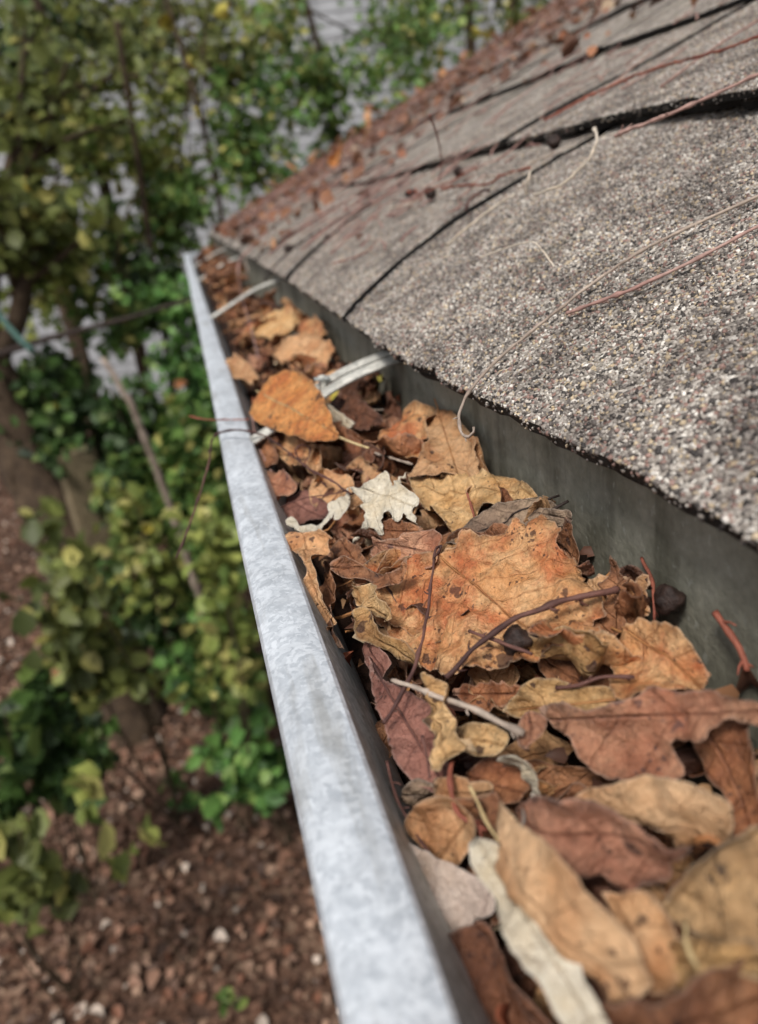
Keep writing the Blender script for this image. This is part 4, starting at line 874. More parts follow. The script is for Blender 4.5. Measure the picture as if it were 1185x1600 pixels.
twig([(470,722,14),(462,706,17),(470,695,19),(484,700,18),(482,716,15),(474,724,14),(490,738,12),(510,760,12)], 0.55, 'brown', 'curly brown tendril below the amber leaf')
twig([(485,590,6),(450,560,9),(420,545,10),(395,590,7)], 0.6, 'brown', 'dark thin twig arching behind the amber leaf')
twig([(404,560,10),(392,510,14),(380,470,18),(372,430,22)], 0.9, 'pink', 'pale stem lying lengthwise near the second hanger')
twig([(423,800,6),(470,780,10),(520,772,13),(545,765,14)], 0.4, 'brown', 'hair thin stem reaching from the lip to the white oak leaf')
twig([(600,640,6),(575,640,9),(548,630,10),(580,655,7)], 0.5, 'grey', 'thin grey stem in the hollow below the hanger')
twig([(560,700,8),(600,712,12),(645,725,12)], 0.8, 'grey', 'grey stem above the dark shiny leaf')
# on the roof
twig([(1200,300,7.5),(1110,340,7.0),(1010,388,7.0),(930,440,7.2),(850,502,7.4),(780,560,7.0),(738,606,6.0),(720,640,6),(717,660,5),(722,677,4),(733,682,4),(741,675,5),(740,668,6)], 0.8, 'grey', 'long pale vine stem with a hooked end hanging over the eave', surf=on_roof, r1=0.7)
twig([(1200,345,7.5),(1090,404,7.2),(1000,446,7.0),(940,470,7.0),(885,490,6.6)], 0.7, 'pink', 'straight pinkish red stem on the near shingle', surf=on_roof, r1=0.95)
twig([(930,200,21.0),(932,222,17.0),(918,250,13.0),(885,283,12.0),(850,300,11.5),(832,304,11.0)], 1.2, 'pale', 'curved bleached grass blade at the end of the shingle slot', surf=on_roof, r1=0.7)
twig([(700,382,10.5),(735,352,11.0),(770,325,11.0),(805,303,11.0)], 1.0, 'pale', 'straight white grass blade lying in the shingle slot', surf=on_roof, r1=0.7)
twig([(672,180,80.0),(684,215,60.0),(690,250,35.0),(687,285,15.0)], 0.7, 'red', 'thin red stalk standing upright on the shingles', surf=on_roof)
twig([(752,402,9.0),(790,388,11.0),(830,378,13.0),(848,392,12.0),(866,416,9.0)], 0.6, 'pale', 'thin bent straw lying across the near shingle', surf=on_roof)
twig([(850,188,23.0),(900,160,22.0),(960,132,19.0),(1030,105,17.0),(1110,84,17.0),(1200,52,17.0)], 1.4, 'red', 'long rusty red stem on the second shingle course', surf=on_roof, r1=1.0)
twig([(962,212,21.0),(1000,196,23.0),(1060,172,23.0),(1120,146,21.0),(1200,108,21.0)], 1.3, 'pink', 'thick pinkish stem ending at the shingle slot', surf=on_roof, r1=1.0)
twig([(412,438,7.0),(440,405,13.0),(480,372,14.0),(540,338,13.0),(600,305,12.0)], 1.4, 'black', 'dark twig lying up the roof and poking past the eave', surf=on_roof)
twig([(690,296,13.0),(720,290,14.0),(760,288,13.0),(790,272,15.0),(830,262,13.0)], 1.2, 'red', 'knobbly red twig below the thick shingle edge', surf=on_roof)
twig([(640,318,13.0),(665,300,14.0),(700,285,14.0),(745,262,13.0)], 0.9, 'red', 'thin red twig beside the round black seed', surf=on_roof)
twig([(608,326,12.0),(640,318,13.0),(665,306,13.0)], 1.0, 'pale', 'short whitish twig near the red and black beetle', surf=on_roof)
twig([(728,328,11.0),(735,312,12.0),(752,300,13.0),(765,298,12.0)], 1.3, 'brown', 'curled brown bark strip on the shingle', surf=on_roof)
twig([(822,300,11.0),(826,280,17.0),(832,262,20.0)], 0.8, 'pale', 'tiny pale stalk at the shingle slot', surf=on_roof)
twig([(756,285,12.0),(762,276,14.0),(800,272,14.0),(830,255,13.0),(870,238,13.0)], 0.9, 'grey', 'wavy grey stem under the thick shingle edge', surf=on_roof)
twig([(520,412,10.0),(545,405,11.0),(575,392,11.0),(590,375,11.0)], 0.7, 'red', 'hair thin red stem near the second shingle slot', surf=on_roof)
twig([(470,392,12.0),(520,352,14.0),(560,330,14.0),(620,292,14.0)], 1.0, 'pink', 'long pinkish straw beside the dark roof twig', surf=on_roof)
twig([(420,398,13.0),(470,358,15.0),(520,325,15.0)], 1.2, 'red', 'reddish stem near the far end of the first course', surf=on_roof)
twig([(372,430,9.0),(376,405,15.0),(395,385,19.0),(420,360,21.0)], 1.6, 'pink', 'pale stems spilling from the roof into the gutter', surf=on_roof)
twig([(388,425,7.0),(384,400,15.0),(392,380,19.0)], 1.2, 'grey', 'short grey stem spilling from the roof into the gutter', surf=on_roof)
def lump(name, c, r, mat, label, cat, sq=(1, 1, 1), rough=0.12, sub=3):
    bm = bmesh.new(); bmesh.ops.create_icosphere(bm, subdivisions=sub, radius=1.0); sd_ = random.uniform(0, 30)
    for v in bm.verts:
        k = 1 + rough * nz(v.co.x * 1.6 + sd_, v.co.y * 1.6, v.co.z * 1.6) + rough * 0.5 * nz(v.co.x * 5 + sd_, v.co.y * 5, v.co.z * 5)
        v.co = Vector((v.co.x * r * sq[0] * k, v.co.y * r * sq[1] * k, v.co.z * r * sq[2] * k))
    for f in bm.faces: f.smooth = True
    me = bpy.data.meshes.new(name); bm.to_mesh(me); bm.free(); o = mesh_obj(name, me, mat); o.location = Vector(c)
    if label: tag(o, label, cat)
    return o
lump('dried_berry', on_leaf(810, 1000, 0.013), 0.0042, M_BERRY, 'shrivelled black berry on the large orange leaf', 'berry', (1.2, .9, .8), 0.5)
lump('dried_berry', on_leaf(1045, 937, 0.008), 0.0040, M_BERRY, 'round dark berry beside the back wall', 'berry', rough=0.35)
lump('dried_berry', on_leaf(568, 946, 0.004), 0.0036, M_BERRY, 'smooth dark berry in the gap left of the large orange leaf', 'berry', rough=0.35)
lump('dried_berry', on_roof(673, 302, 0.010), 0.0052, M_BERRY, 'round black seed on the shingle beside the red and black beetle', 'berry', rough=0.35)
lump('dried_berry', on_roof(716, 268, 0.010), 0.0045, M_BERRY, 'brown berry under the thick shingle edge', 'berry', rough=0.35)
lump('dried_berry', on_roof(866, 222, 0.012), 0.0050, M_BERRY, 'brown berry resting at the crossing of two shingle cracks', 'berry', rough=0.25)
lump('dried_berry', on_roof(452, 388, 0.008), 0.0055, M_BERRY, 'dark seed near the far end of the first shingle course', 'berry', (1.2, 1, .8), 0.3)
M_RED = plain_mat('beetle_red', (150, 60, 36), (190, 90, 50), 200, 0.35, 0.0004)
M_BLK = plain_mat('beetle_black', (28, 20, 22), (44, 32, 34), 200, 0.3, 0.0004)
bt = lump('beetle', on_roof(643, 302, 0.010), 0.0055, M_BLK, 'red and black beetle on the shingle beside the black seed', 'beetle', (1.25, .95, .7), 0.08)
for dx, dy, r in ((0.003, -0.0035, 0.0022), (-0.003, -0.0035, 0.0018)):
    wc = lump('red_patch', (dx, dy, 0.0016), r, M_RED, None, None, (1, .7, .8), 0.1, 2); wc.parent = bt
hd = lump('head', (0.0062, -0.001, 0), 0.0022, M_BLK, None, None, (1, 1, .8), 0.1, 2); hd.parent = bt
#@@BACK
# ================================================================== debris on the roof
def leaf_cloud(name, P, S, N, pal, mat, parent=None, lobed=False, seed=1, bend=0.25, wide=0.36):
    """many small leaves as one mesh: P centres, S lengths, N normals"""
    r = np.random.default_rng(seed); n = len(P)
    if lobed: T = [(0, 0, 0), (.18, .30, .05), (.12, .52, .10), (.40, .40, .05), (.62, .50, .08), (.66, .22, .02), (1, 0, -.1), (.66, -.22, .02), (.62, -.50, .08), (.40, -.40, .05), (.12, -.52, .10), (.18, -.30, .05)]; FF = [(0, i, i + 1) for i in range(1, 11)]
    else: T = [(0, 0, 0), (.32, wide, bend * .5), (.72, wide * .8, bend * .4), (1, 0, -bend * .5), (.72, -wide * .8, bend * .4), (.32, -wide, bend * .5), (.5, 0, 0)]; FF = [(0, 6, 1), (1, 6, 2), (2, 6, 3), (3, 6, 4), (4, 6, 5), (5, 6, 0)]
    T = np.array(T); k = len(T)
    N = N / np.linalg.norm(N, axis=1)[:, None]
    a = np.cross(N, r.normal(size=(n, 3))); a /= np.linalg.norm(a, axis=1)[:, None]; b_ = np.cross(N, a)
    t = T[None] * S[:, None, None] * (0.8 + 0.4 * r.random((n, 1, 3))); t[:, :, 0] -= 0.5 * S[:, None]
    V = P[:, None] + t[:, :, 0:1] * a[:, None] + t[:, :, 1:2] * b_[:, None] + t[:, :, 2:3] * N[:, None]
    F = (np.array(FF)[None] + k * np.arange(n)[:, None, None]).reshape(-1, 3)
    me = bpy.data.meshes.new(name); me.vertices.add(n * k); me.vertices.foreach_set('co', V.reshape(-1))
    me.loops.add(len(F) * 3); me.loops.foreach_set('vertex_index', F.reshape(-1)); me.polygons.add(len(F))
    me.polygons.foreach_set('loop_start', np.arange(len(F)) * 3); me.polygons.foreach_set('loop_total', np.full(len(F), 3))
    me.polygons.foreach_set('use_smooth', [not lobed] * len(F))
    at = me.color_attributes.new('lcol', 'FLOAT_COLOR', 'POINT')
    pc = np.array([srgb(*c)[:3] for c, w_ in pal]); pw = np.array([w_ for c, w_ in pal], float); pw /= pw.sum()
    pc = pc * 0.78 + pc.mean(1, keepdims=True) * 0.09
    col = pc[r.choice(len(pc), n, p=pw)] * (0.6 + 0.75 * r.random((n, 1)))
    at.data.foreach_set('color', np.repeat(np.concatenate([col, np.ones((n, 1))], 1), k, 0).reshape(-1)); me.update()
    return mesh_obj(name, me, mat, parent)
CRPAL = [((150, 104, 70), 3), ((96, 62, 46), 3), ((190, 146, 100), 2), ((210, 186, 150), 0.7), ((70, 46, 38), 3), ((160, 90, 60), 2)]
rr = np.random.default_rng(15)
o = leaf_cloud('leaf_crumbs', CR, 0.004 + 0.010 * rr.random(len(CR)) ** 2, np.array([[0, 0, 0.8]]) + 0.8 * rr.normal(size=CR.shape), CRPAL, M_LIT, seed=13, bend=0.7); tag(o, 'small broken leaf crumbs in the gaps of the gutter litter', 'leaf crumbs', kind='stuff')
LITPAL = [((120, 78, 54), 4), ((150, 100, 68), 3), ((96, 62, 46), 4), ((178, 130, 92), 1.5), ((196, 170, 140), 0.5), ((140, 84, 52), 2)]
rr = np.random.default_rng(5)
m = 5200
yy = 0.45 + 2.25 * rr.random(m) ** 0.7; ss = np.clip(rr.random(m) ** 1.2 * 2.3, 0.02, 2.4)
dens = np.clip((yy - 0.85) / 1.2 + 0.3 * (ss > 0.45) - 0.06, 0.03, 1); k = rr.random(m) < dens; yy, ss = yy[k], ss[k]
P = np.array([rp(a, b_, 0.010) for a, b_ in zip(yy, ss)]); N = RN[None] + 0.45 * rr.normal(size=P.shape)
o = leaf_cloud('roof_leaf_bits', P, 0.010 + 0.022 * rr.random(len(P)) ** 2, N, LITPAL, M_LIT, seed=3); tag(o, 'scattered brown leaf bits on the far part of the roof', 'leaf bits', kind='stuff')
vs, fs = [], []
for q in range(700):
    y = 0.45 + 2.2 * random.random() ** 0.8; s_ = 0.02 + 1.6 * random.random() ** 1.3; ln = random.uniform(0.03, 0.13); an = random.gauss(0, 0.35)
    if random.random() > max(0.10, y - 0.55): continue
    p = [rp(y, s_, 0.012), rp(y - ln * 0.5 * math.sin(an) , s_ + ln * 0.5 * math.cos(an), 0.014), rp(y - ln * math.sin(an * 1.3), s_ + ln * math.cos(an * 1.3), 0.012)]
    v, f = tube_data(p, 0.0009, 0.0006, 4, 0.02, 0.2, q); n0 = len(vs); vs += v; fs += [tuple(i + n0 for i in g_) for g_ in f]
for q in range(110):
    y = random.uniform(0.56, 1.15); s_ = random.choice((random.uniform(0.05, 0.21), random.uniform(0.10, 0.21), random.uniform(0.25, 0.43))); ln = random.uniform(0.008, 0.06); an = random.gauss(0.3, 0.9)
    p = [rp(y, s_, 0.009)]
    for k_ in range(3): an += random.gauss(0, 0.5); l_ = p[-1] + (RS * math.cos(an) - np.array([0, math.sin(an), 0])) * ln / 3 + RN * random.uniform(-0.001, 0.003); p.append(l_)
    v, f = tube_data(p, 0.0009, 0.0005, 5, 0.006, 0.3, q); n0 = len(vs); vs += v; fs += [tuple(i + n0 for i in g_) for g_ in f]
tag(from_data('roof_needles', vs, fs, TW['pink'], smooth=True), 'fine stems and needles strewn up the far roof', 'needles', kind='stuff')
RL = ['brown', 'redbrown', 'orange', 'tan', 'red', 'brown']
for q in range(46):                                            # leaves drifted along the far gable edge
    s_ = 0.25 + 2.0 * (q / 46) + random.uniform(-0.02, 0.02); y = 2.68 - abs(random.gauss(0, 0.16)); i = random.randrange(12); mt = RL[q % 6]
    for k_ in range(12):
        lb = WORD[mt] + ' ' + FORM[kinds[i]] + ' leaf drifted against the far roof edge, ' + ('low down', 'a third up', 'half way up', 'high up', 'near the top')[min(4, q // 10)]
        if lb not in used: break
        i = (i + 1) % 12
        if k_ == 6: mt = random.choice(RL)
    used.add(lb)
    o = filler(i, (0.06, 0, 0), (random.uniform(-.5, .5), random.uniform(-.5, .5) - PITCH, random.uniform(0, 6.28)), mt, lb, 'leaves along the far roof edge', random.uniform(.6, 1.0))
    o.location = rp(y, s_, 0.016)
for (px, py, off, mt, lb, sc) in [(522, 262, 12, 'amber', 'orange yellow leaf alone on the far shingles', 1.1), (462, 254, 10, 'cream', 'pale cream leaf at the far roof edge', 0.9), (690, 100, 20, 'yellow', 'large yellow leaf standing on the far roof edge', 1.9), (765, 70, 18, 'yellow', 'long yellow green leaf on the far roof edge', 1.5), (570, 222, 12, 'tan', 'small tan leaf high on the far shingles', 0.7)]:
    p = on_roof(px, py, off / 1000)
    o = filler(random.choice([0, 2, 5]), (0.06, 0, 0), (0.3, -PITCH - 0.3, random.uniform(0, 6)), mt, lb, None, sc); o.location = Vector(p); 
    if 'group' in o: del o['group']

# ================================================================== background: neighbouring house
hs_ = empty('clapboard_house', (0, 12.6, GROUND)); tag(hs_, 'pale grey clapboard house seen through the trees', 'house')
M_SIDE = plain_mat('pale_grey_siding', (164, 166, 170), (184, 186, 190), 0.6, 0.7, 0.001)
v, f = box_data(-7, 10, 0.05, 6, 0, 8.0); from_data('wall', v, f, M_SIDE, hs_)
bme = None
for i in range(50):
    z0 = 0.1 + 0.156 * i
    v = [(-7.02, 0.046, z0), (10.02, 0.046, z0), (10.02, 0.022, z0), (-7.02, 0.022, z0), (-7.02, 0.046, z0 + 0.162), (10.02, 0.046, z0 + 0.162), (10.02, 0.034, z0 + 0.162), (-7.02, 0.034, z0 + 0.162)]
    if bme is None:
        o = from_data('board', [(a, b_, c_ - z0) for a, b_, c_ in v], [(0, 3, 2, 1), (4, 5, 6, 7), (3, 7, 6, 2), (0, 1, 5, 4), (0, 4, 7, 3), (1, 2, 6, 5)], M_SIDE, hs_); bme = o.data
    else: o = mesh_obj('board', bme, None, hs_)
    o.location = (0, 0, z0)
v, f = box_data(-7.5, 10.5, -0.5, 6.5, 8.0, 8.3); from_data('roof', v, f, M_FELT, hs_)

# ================================================================== background: plants
PAL = {
 'dark': [((66, 96, 44), 4), ((82, 114, 52), 3), ((50, 74, 38), 3), ((118, 142, 66), 1.2)],
 'mid': [((106, 140, 62), 3), ((86, 122, 54), 3), ((142, 164, 76), 2), ((186, 180, 92), 0.7)],
 'bright': [((108, 154, 70), 3), ((88, 134, 60), 3), ((142, 176, 86), 1.5), ((70, 108, 54), 1.5)],
 'olive': [((118, 128, 60), 3), ((140, 148, 70), 2), ((92, 104, 52), 3), ((178, 172, 90), 0.9)],
 'yellow': [((164, 172, 82), 3), ((138, 154, 70), 3), ((188, 182, 102), 1.2), ((110, 136, 62), 2)],
 'litter': [((128, 92, 72), 4), ((150, 112, 90), 4), ((98, 72, 58), 4), ((172, 138, 114), 3), ((208, 190, 174), 1.3), ((130, 86, 64), 2), ((78, 58, 48), 2)],
}
M_BARK = plain_mat('tree_bark', (62, 50, 40), (92, 76, 60), 14, 0.9, 0.02)
M_STEM = plain_mat('plant_stem', (66, 56, 44), (88, 76, 58), 30, 0.85, 0.004)
def plant(name, label, px, py, t, rx, ry, n, size, pal, cat='shrub', lobed=False, up=0.5, part='crown', stemr=0.012, foot=None, group=None, seed=None, stems=6):
    seed = int(px * 7 + py) if seed is None else seed
    r = np.random.default_rng(seed); random.seed(seed)
    c = at_depth(px, py, t); ax = 0.7 * rx * t / FPX; az = 0.7 * ry * t / FPX
    if foot is None: foot = np.array([c[0] + random.uniform(-.2, .2), c[1] + random.uniform(-.1, .4), 0]); foot[2] = gz(foot[0], foot[1])
    root = empty(name, tuple(foot)); tag(root, label, cat, group)
    tips = []; vs = []; fs = []
    def add(p, r0, r1, step=0.05):
        v, f = tube_data(p, r0, r1, 5, step, 0.2, seed); n0 = len(vs); vs.extend(v); fs.extend([tuple(i + n0 for i in g_) for g_ in f])
    for i in range(stems):
        d = r.normal(size=3); d /= np.linalg.norm(d); e = c + d * np.array([ax, ax, az]) * r.uniform(.5, 1)
        m1 = foot + (e - foot) * 0.5 + r.normal(size=3) * 0.12 * np.linalg.norm(e - foot) * np.array([.5, .5, .2])
        path = [foot + r.normal(size=3) * 0.02, m1, e]; add(path, stemr, stemr * 0.35)
        for j in range(6):
            q = m1 + (e - m1) * r.uniform(.2, 1); d2 = r.normal(size=3); d2[2] *= .6; e2 = q + d2 * np.array([ax, ax, az]) * 0.45
            add([q, (q + e2) / 2 + r.normal(size=3) * 0.05 * ax, e2], stemr * 0.35, stemr * 0.12); tips.append((q, e2))
    from_data('stem', np.array(vs) - foot, fs, M_STEM, root, True)
    P = []
    for i in range(n):
        a, b_ = tips[r.integers(len(tips))]; p = a + (b_ - a) * r.uniform(.1, 1.1) + r.normal(size=3) * np.array([ax, ax, az]) * 0.17
        P.append(p)
    P = np.array(P); P[:, 2] = np.maximum(P[:, 2], GROUND + 0.05)
    N = np.array([0, 0, up])[None] + np.array([0, -0.35, 0])[None] + 0.55 * r.normal(size=P.shape)
    o = leaf_cloud(part, P - foot, size * (0.6 + 0.7 * r.random(n)), N, PAL[pal], M_FOL, root, lobed, seed); o['kind'] = 'stuff'
    return root
# low plants below the gutter
plant('leafy_shrub', 'yellow green leafy shrub close below the gutter lip', 325, 850, 2.9, 80, 130, 420, 0.075, 'yellow', stemr=0.007)
plant('leafy_shrub', 'mid green shrub behind the yellow green one', 300, 660, 3.8, 100, 170, 950, 0.085, 'mid', stemr=0.008)
plant('leafy_shrub', 'bright green low shrub beside the gutter above the leaf litter', 390, 1165, 3.3, 90, 95, 430, 0.085, 'bright', stemr=0.006)
plant('leafy_shrub', 'dark green ivy clump in the middle left', 225, 650, 4.2, 130, 160, 1700, 0.08, 'dark', stemr=0.008)
plant('leafy_shrub', 'dark green undergrowth at the left by the pale broken branch', 95, 580, 4.6, 140, 130, 1500, 0.085, 'dark')
plant('leafy_shrub', 'olive leafy branches in front of the big trunk', 70, 870, 2.7, 115, 140, 420, 0.085, 'olive', stemr=0.007)
plant('leafy_shrub', 'dark green bush at the left edge below the olive leaves', 30, 1090, 2.8, 100, 120, 520, 0.10, 'dark', stemr=0.007)
plant('leafy_shrub', 'pale green broad leaves in front of the dark bush', 128, 1235, 2.3, 34, 60, 16, 0.10, 'yellow', stems=2, stemr=0.004)
plant('leafy_shrub', 'olive bush at the lower left edge', 5, 1310, 2.2, 55, 110, 130, 0.09, 'olive', stemr=0.006)
plant('leafy_shrub', 'mid green sprigs on the shady bank behind the lip', 300, 1010, 4.0, 90, 110, 620, 0.08, 'bright', stemr=0.007)
plant('leafy_shrub', 'dark green sprigs beside the foot of the leaning trunk', 215, 900, 4.0, 90, 100, 480, 0.08, 'dark', stemr=0.006)
plant('leafy_shrub', 'small green seedling in the litter at the lower left', 350, 1565, 2.6, 22, 20, 14, 0.05, 'mid', stems=2, stemr=0.004)
plant('leafy_shrub', 'small green sprig in the litter beside the bright shrub', 250, 1235, 3.55, 45, 40, 34, 0.065, 'bright', stems=3, stemr=0.004)
plant('leafy_shrub', 'fresh green veil of small leaves outside the far gutter', 262, 500, 4.2, 80, 110, 900, 0.075, 'bright', stemr=0.006)
plant('leafy_shrub', 'bright small leaved shrub beside the bent twig', 290, 760, 3.6, 80, 120, 700, 0.075, 'mid', stemr=0.006)
plant('leafy_shrub', 'leafy green sprays just outside the lip above the bright shrub', 355, 1000, 3.4, 60, 110, 480, 0.075, 'mid', stemr=0.006)
plant('leafy_shrub', 'yellow green sapling in front of the dark ivy', 190, 770, 3.6, 70, 90, 300, 0.075, 'yellow', stemr=0.006)
# trees
def tree(name, label, px, py, t, trunk_r, foot_px, crown, group='trees between the gutter and the grey house', seed=1, top=None):
    """crown: list of (px, py, depth, rx, ry, n, size, palette)"""
    r = np.random.default_rng(seed)
    fx = at_depth(px, py, t); foot = np.array([fx[0], fx[1], gz(fx[0], fx[1]) - 0.05]) if foot_px is None else foot_px
    root = empty(name, tuple(foot)); tag(root, label, 'tree', group)
    tp = at_depth(*top) if top else fx + np.array([r.normal() * .2, r.normal() * .2, 1.6])
    v, f = tube_data([foot, foot + (fx - foot) * 0.5 + r.normal(size=3) * 0.04, fx, tp], trunk_r, trunk_r * 0.55, 28, 0.05, 0.1, seed)
    v = [p + np.array([nz(p[0] * 14, p[1] * 14, p[2] * 2.2), nz(p[1] * 14, p[0] * 14, p[2] * 2.2 + 5), 0]) * trunk_r * 0.22 for p in v]
    from_data('trunk', np.array(v) - foot, f, M_BARK, root, True)
    lv, lf = [], []; P = []; S = []; cols = []
    for (cx_, cy_, ct, rx, ry, n, size, pal) in crown:
        c = at_depth(cx_, cy_, ct); ax, az = rx * ct / FPX, ry * ct / FPX
        b0 = fx + (tp - fx) * r.uniform(0.0, 0.8); tips = []
        v, f = tube_data([b0, (b0 + c) / 2 + r.normal(size=3) * 0.1, c], trunk_r * 0.3, trunk_r * 0.16, 6, 0.1, 0.2, seed); n0 = len(lv); lv += v; lf += [tuple(i + n0 for i in g_) for g_ in f]
        for j in range(14):
            q = b0 + (c - b0) * r.uniform(.45, 1); e = c + r.normal(size=3) * np.array([ax, ax, az]) * 0.6
            v, f = tube_data([q, (q + e) / 2 + r.normal(size=3) * 0.08 * ax, e], trunk_r * 0.12, trunk_r * 0.04, 5, 0.1, 0.2, j); n0 = len(lv); lv += v; lf += [tuple(i + n0 for i in g_) for g_ in f]; tips.append((q, e))
        pts = []
        for i in range(n):
            a, b_ = tips[r.integers(14)]; pts.append(a + (b_ - a) * r.uniform(.3, 1.1) + r.normal(size=3) * np.array([ax, ax, az]) * 0.15)
        pts = np.array(pts); N = np.array([[0, -0.4, 0.5]]) + 0.6 * r.normal(size=pts.shape)
        o = leaf_cloud('crown', pts - foot, size * (0.6 + 0.7 * r.random(n)), N, PAL[pal], M_FOL, root, False, seed + int(cx_)); o['kind'] = 'stuff'
    from_data('limb', np.array(lv) - foot, lf, M_BARK, root, True)
    return root
bt0 = on_z(215, 1150, GROUND - 0.05)
tree('leaning_tree', 'thick leaning tree trunk at the left rising from the leaf litter', 30, 700, 4.4, 0.21, bt0, [(60, 330, 4.2, 170, 110, 650, 0.10, 'olive'), (50, 120, 4.4, 170, 120, 650, 0.10, 'olive')], seed=3, top=(-70, 420, 4.3), group=None)
tree('young_tree', 'straight tree trunk standing behind the far roof edge', 735, 60, 8.5, 0.085, None, [(640, 40, 8.4, 140, 70, 420, 0.10, 'mid'), (790, 20, 8.6, 110, 60, 280, 0.10, 'yellow')], seed=5)
tree('young_tree', 'second tree trunk at the top behind the roof', 803, 10, 9.0, 0.11, None, [(850, -20, 9, 110, 60, 250, 0.1, 'mid')], seed=6)
tree('young_tree', 'slim branching tree in the middle before the grey house', 520, 170, 6.0, 0.035, None, [(520, 160, 6.0, 120, 100, 1000, 0.075, 'mid'), (640, 60, 6.5, 110, 70, 500, 0.075, 'mid'), (430, 50, 6.2, 120, 70, 420, 0.075, 'yellow'), (560, 240, 6, 80, 60, 300, 0.07, 'mid')], seed=8)
tree('young_tree', 'slender tree with drooping leaves left of the middle', 330, 250, 5.0, 0.025, None, [(395, 270, 5.0, 75, 90, 800, 0.065, 'mid'), (300, 330, 5.0, 80, 50, 380, 0.065, 'mid'), (340, 60, 5.0, 90, 70, 500, 0.07, 'olive'), (250, 250, 5.2, 80, 90, 520, 0.07, 'yellow'), (240, 370, 5.2, 80, 50, 420, 0.07, 'mid'), (250, 60, 5.2, 120, 80, 420, 0.08, 'olive'), (420, 160, 5.2, 60, 80, 200, 0.07, 'bright')], seed=9)
tree('young_tree', 'bushy olive tree at the upper left', 150, 250, 5.5, 0.06, None, [(170, 190, 5.5, 130, 110, 750, 0.09, 'yellow'), (100, 430, 5.0, 130, 90, 700, 0.085, 'yellow'), (210, 420, 5.2, 90, 60, 380, 0.075, 'mid')], seed=10)
tree('young_tree', 'dark green tree far at the left edge', 20, 200, 7.0, 0.10, None, [(20, 60, 7.0, 160, 140, 700, 0.13, 'dark'), (180, 30, 7.2, 150, 90, 600, 0.12, 'olive')], seed=12)
tree('young_tree', 'low bushy tree behind the far end of the gutter', 250, 480, 5.0, 0.03, None, [(250, 470, 5.0, 90, 80, 550, 0.075, 'dark'), (180, 530, 4.8, 90, 60, 400, 0.075, 'mid')], seed=14)
plant('leafy_shrub', 'green shrub behind the roof edge in the middle', 470, 230, 7, 80, 60, 350, 0.09, 'bright')
plant('leafy_shrub', 'leafy shrub behind the roof edge under the straight tree', 640, 150, 7.5, 100, 50, 420, 0.09, 'mid')
# a bough with a few yellow leaves hanging from it, reaching over from the leaning tree
random.seed(21)
hang = [(293, 102, 1.5, 'pale yellow leaf hanging lowest but one at the top'), (352, 14, 1.5, 'yellow leaf hanging at the very top edge'), (300, 186, 1.5, 'pale yellow leaf hanging lowest above the far end of the gutter'), (252, 40, 1.5, 'yellow leaf hanging leftmost of the group at the top'), (30, 285, 2.4, 'round yellow leaf hanging near the left edge')]
bough = empty('hanging_bough', tuple(at_depth(-70, 330, 4.25))); tag(bough, 'thin bough of the leaning tree reaching over the top of the picture', 'branch')
bo = np.array(bough.location)
vs, fs = tube_data([at_depth(-70, 330, 4.25), at_depth(-40, 60, 3.4), at_depth(80, -90, 2.4), at_depth(260, -110, 1.7), at_depth(380, -90, 1.5)], 0.03, 0.005, 8, 0.05, 0.2, 3); from_data('limb', np.array(vs) - bo, fs, M_BARK, bough, True)
tops = {293: (300, -105, 1.58), 352: (352, -100, 1.52), 300: (330, -102, 1.54), 252: (255, -108, 1.7), 30: (20, -20, 2.9)}
for (px, py, t, lb) in hang:
    e = at_depth(px, py - 18, t); a = at_depth(*tops[px])
    vs, fs = tube_data([a, (a + e) / 2 + np.array([0.01, 0.02, 0]), e], 0.0016, 0.0008, 5, 0.02, 0.2, px); from_data('twig', np.array(vs) - bo, fs, M_STEM, bough, True)
    o = filler(random.choice([0, 2, 5]), (0.06, 0, 0), (random.uniform(0.9, 1.4), random.uniform(-.6, .6), random.uniform(1.2, 2.0)), 'yellow', lb, None, 1.2 * t / 1.5); o.location = Vector(at_depth(px, py, t))
for (px, py, t, mt, lb) in [(85, 642, 4.15, 'yellow', 'bright yellow fallen leaf on the dark undergrowth'), (230, 832, 3.3, 'yellow', 'yellow leaf caught in the sapling above the bright shrub'), (280, 605, 3.4, 'tan', 'peach coloured leaf caught in the shrub left of the gutter lip'), (82, 1062, 2.6, 'tan', 'pale tan leaf lying on the dark bush')]:
    o = filler(random.choice([0, 2, 5]), (0.06, 0, 0), (random.uniform(0.3, 0.8), random.uniform(-.4, .4), random.uniform(1.2, 2.0)), mt, lb, None, 0.55 * t); o.location = Vector(at_depth(px, py, t))
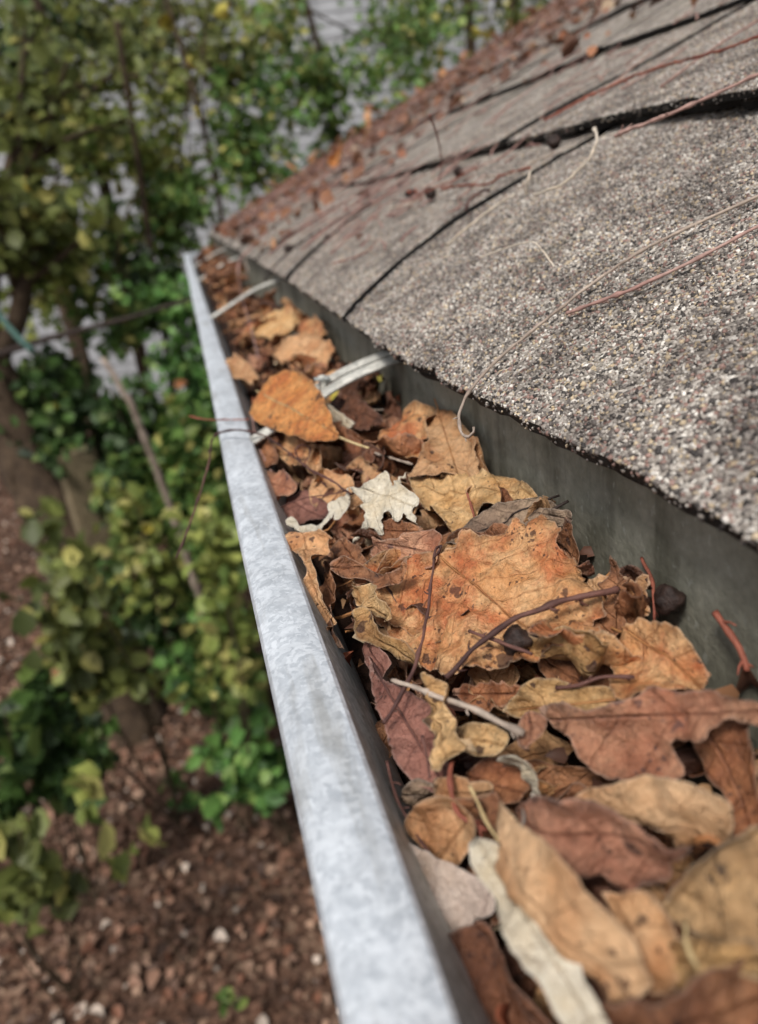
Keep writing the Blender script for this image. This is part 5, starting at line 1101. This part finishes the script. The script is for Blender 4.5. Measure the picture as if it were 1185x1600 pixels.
# dead branch, snag, rope, post
tag(tube('thin_branch', [at_depth(325, 460, 2.6), at_depth(250, 482, 2.75), at_depth(190, 500, 3.0), at_depth(110, 520, 3.4), at_depth(40, 540, 3.9), at_depth(-20, 560, 4.35)], 0.006, 0.022, TW['black'], step=0.05, wob=0.25), 'thin dark branch crossing left from behind the lip', 'branch')
sn = at_depth(212, 648, 3.1)
tag(tube('dead_snag', [at_depth(160, 560, 3.0), at_depth(178, 585, 3.02), at_depth(195, 618, 3.05), sn, sn + np.array([0.05, 0.1, -0.7]), np.array([sn[0] + 0.1, sn[1] + 0.2, GROUND - 0.05])], 0.012, 0.026, TW['grey'], sides=9, step=0.03, wob=0.35), 'pale broken snag standing in the dark undergrowth', 'branch')
tag(tube('teal_rope', [at_depth(52, 548, 3.8), at_depth(15, 512, 3.9), at_depth(-75, 400, 4.3)], 0.016, 0.016, plain_mat('faded_teal_fibre', (62, 92, 86), (78, 108, 100), 20, 0.8), sides=8, step=0.05, wob=0.08), 'faded teal rope tied to the leaning trunk at the left edge', 'rope')
M_STONE = plain_mat('tan_post_wood', (112, 100, 78), (140, 126, 100), 12, 0.85, 0.006)
tp_ = at_depth(108, 705, 4.1); hgt = tp_[2] - GROUND + 0.1
bm = bmesh.new(); bmesh.ops.create_cube(bm, size=1.0); bmesh.ops.scale(bm, vec=(0.20, 0.16, hgt), verts=bm.verts[:])
bmesh.ops.bevel(bm, geom=bm.edges[:], offset=0.014, segments=2, affect='EDGES'); bmesh.ops.subdivide_edges(bm, edges=bm.edges[:], cuts=3, use_grid_fill=True)
for v in bm.verts: v.co += Vector((nz(v.co.x * 12, v.co.y * 12, v.co.z * 6), nz(v.co.y * 12, v.co.z * 6, 5), 0.6 * nz(v.co.x * 18, v.co.y * 18, 9))) * 0.014
me = bpy.data.meshes.new('wooden_post'); bm.to_mesh(me); bm.free()
st = mesh_obj('wooden_post', me, M_STONE); st.location = (tp_[0], tp_[1], GROUND - 0.1 + hgt / 2); st.rotation_euler = (0.02, 0.03, 0.4)
tag(st, 'short tan wooden post beside the leaning trunk', 'post')
# leaf litter on the ground
r = np.random.default_rng(31); n = 24000
gx = -4.2 + 4.6 * r.random(n); gy = 0.6 + 9.5 * r.random(n)
P = np.array([[a, b_, gz(a, b_) + 0.012 + 0.03 * random.random()] for a, b_ in zip(gx, gy)])
N = np.array([[0, 0, 1.0]]) + 0.4 * r.normal(size=P.shape)
tag(leaf_cloud('leaf_litter', P, 0.022 + 0.048 * r.random(n) ** 1.6, N, PAL['litter'], M_LIT, seed=33, bend=0.5), 'brown fallen leaves covering the ground below the gutter', 'leaf litter', kind='stuff')
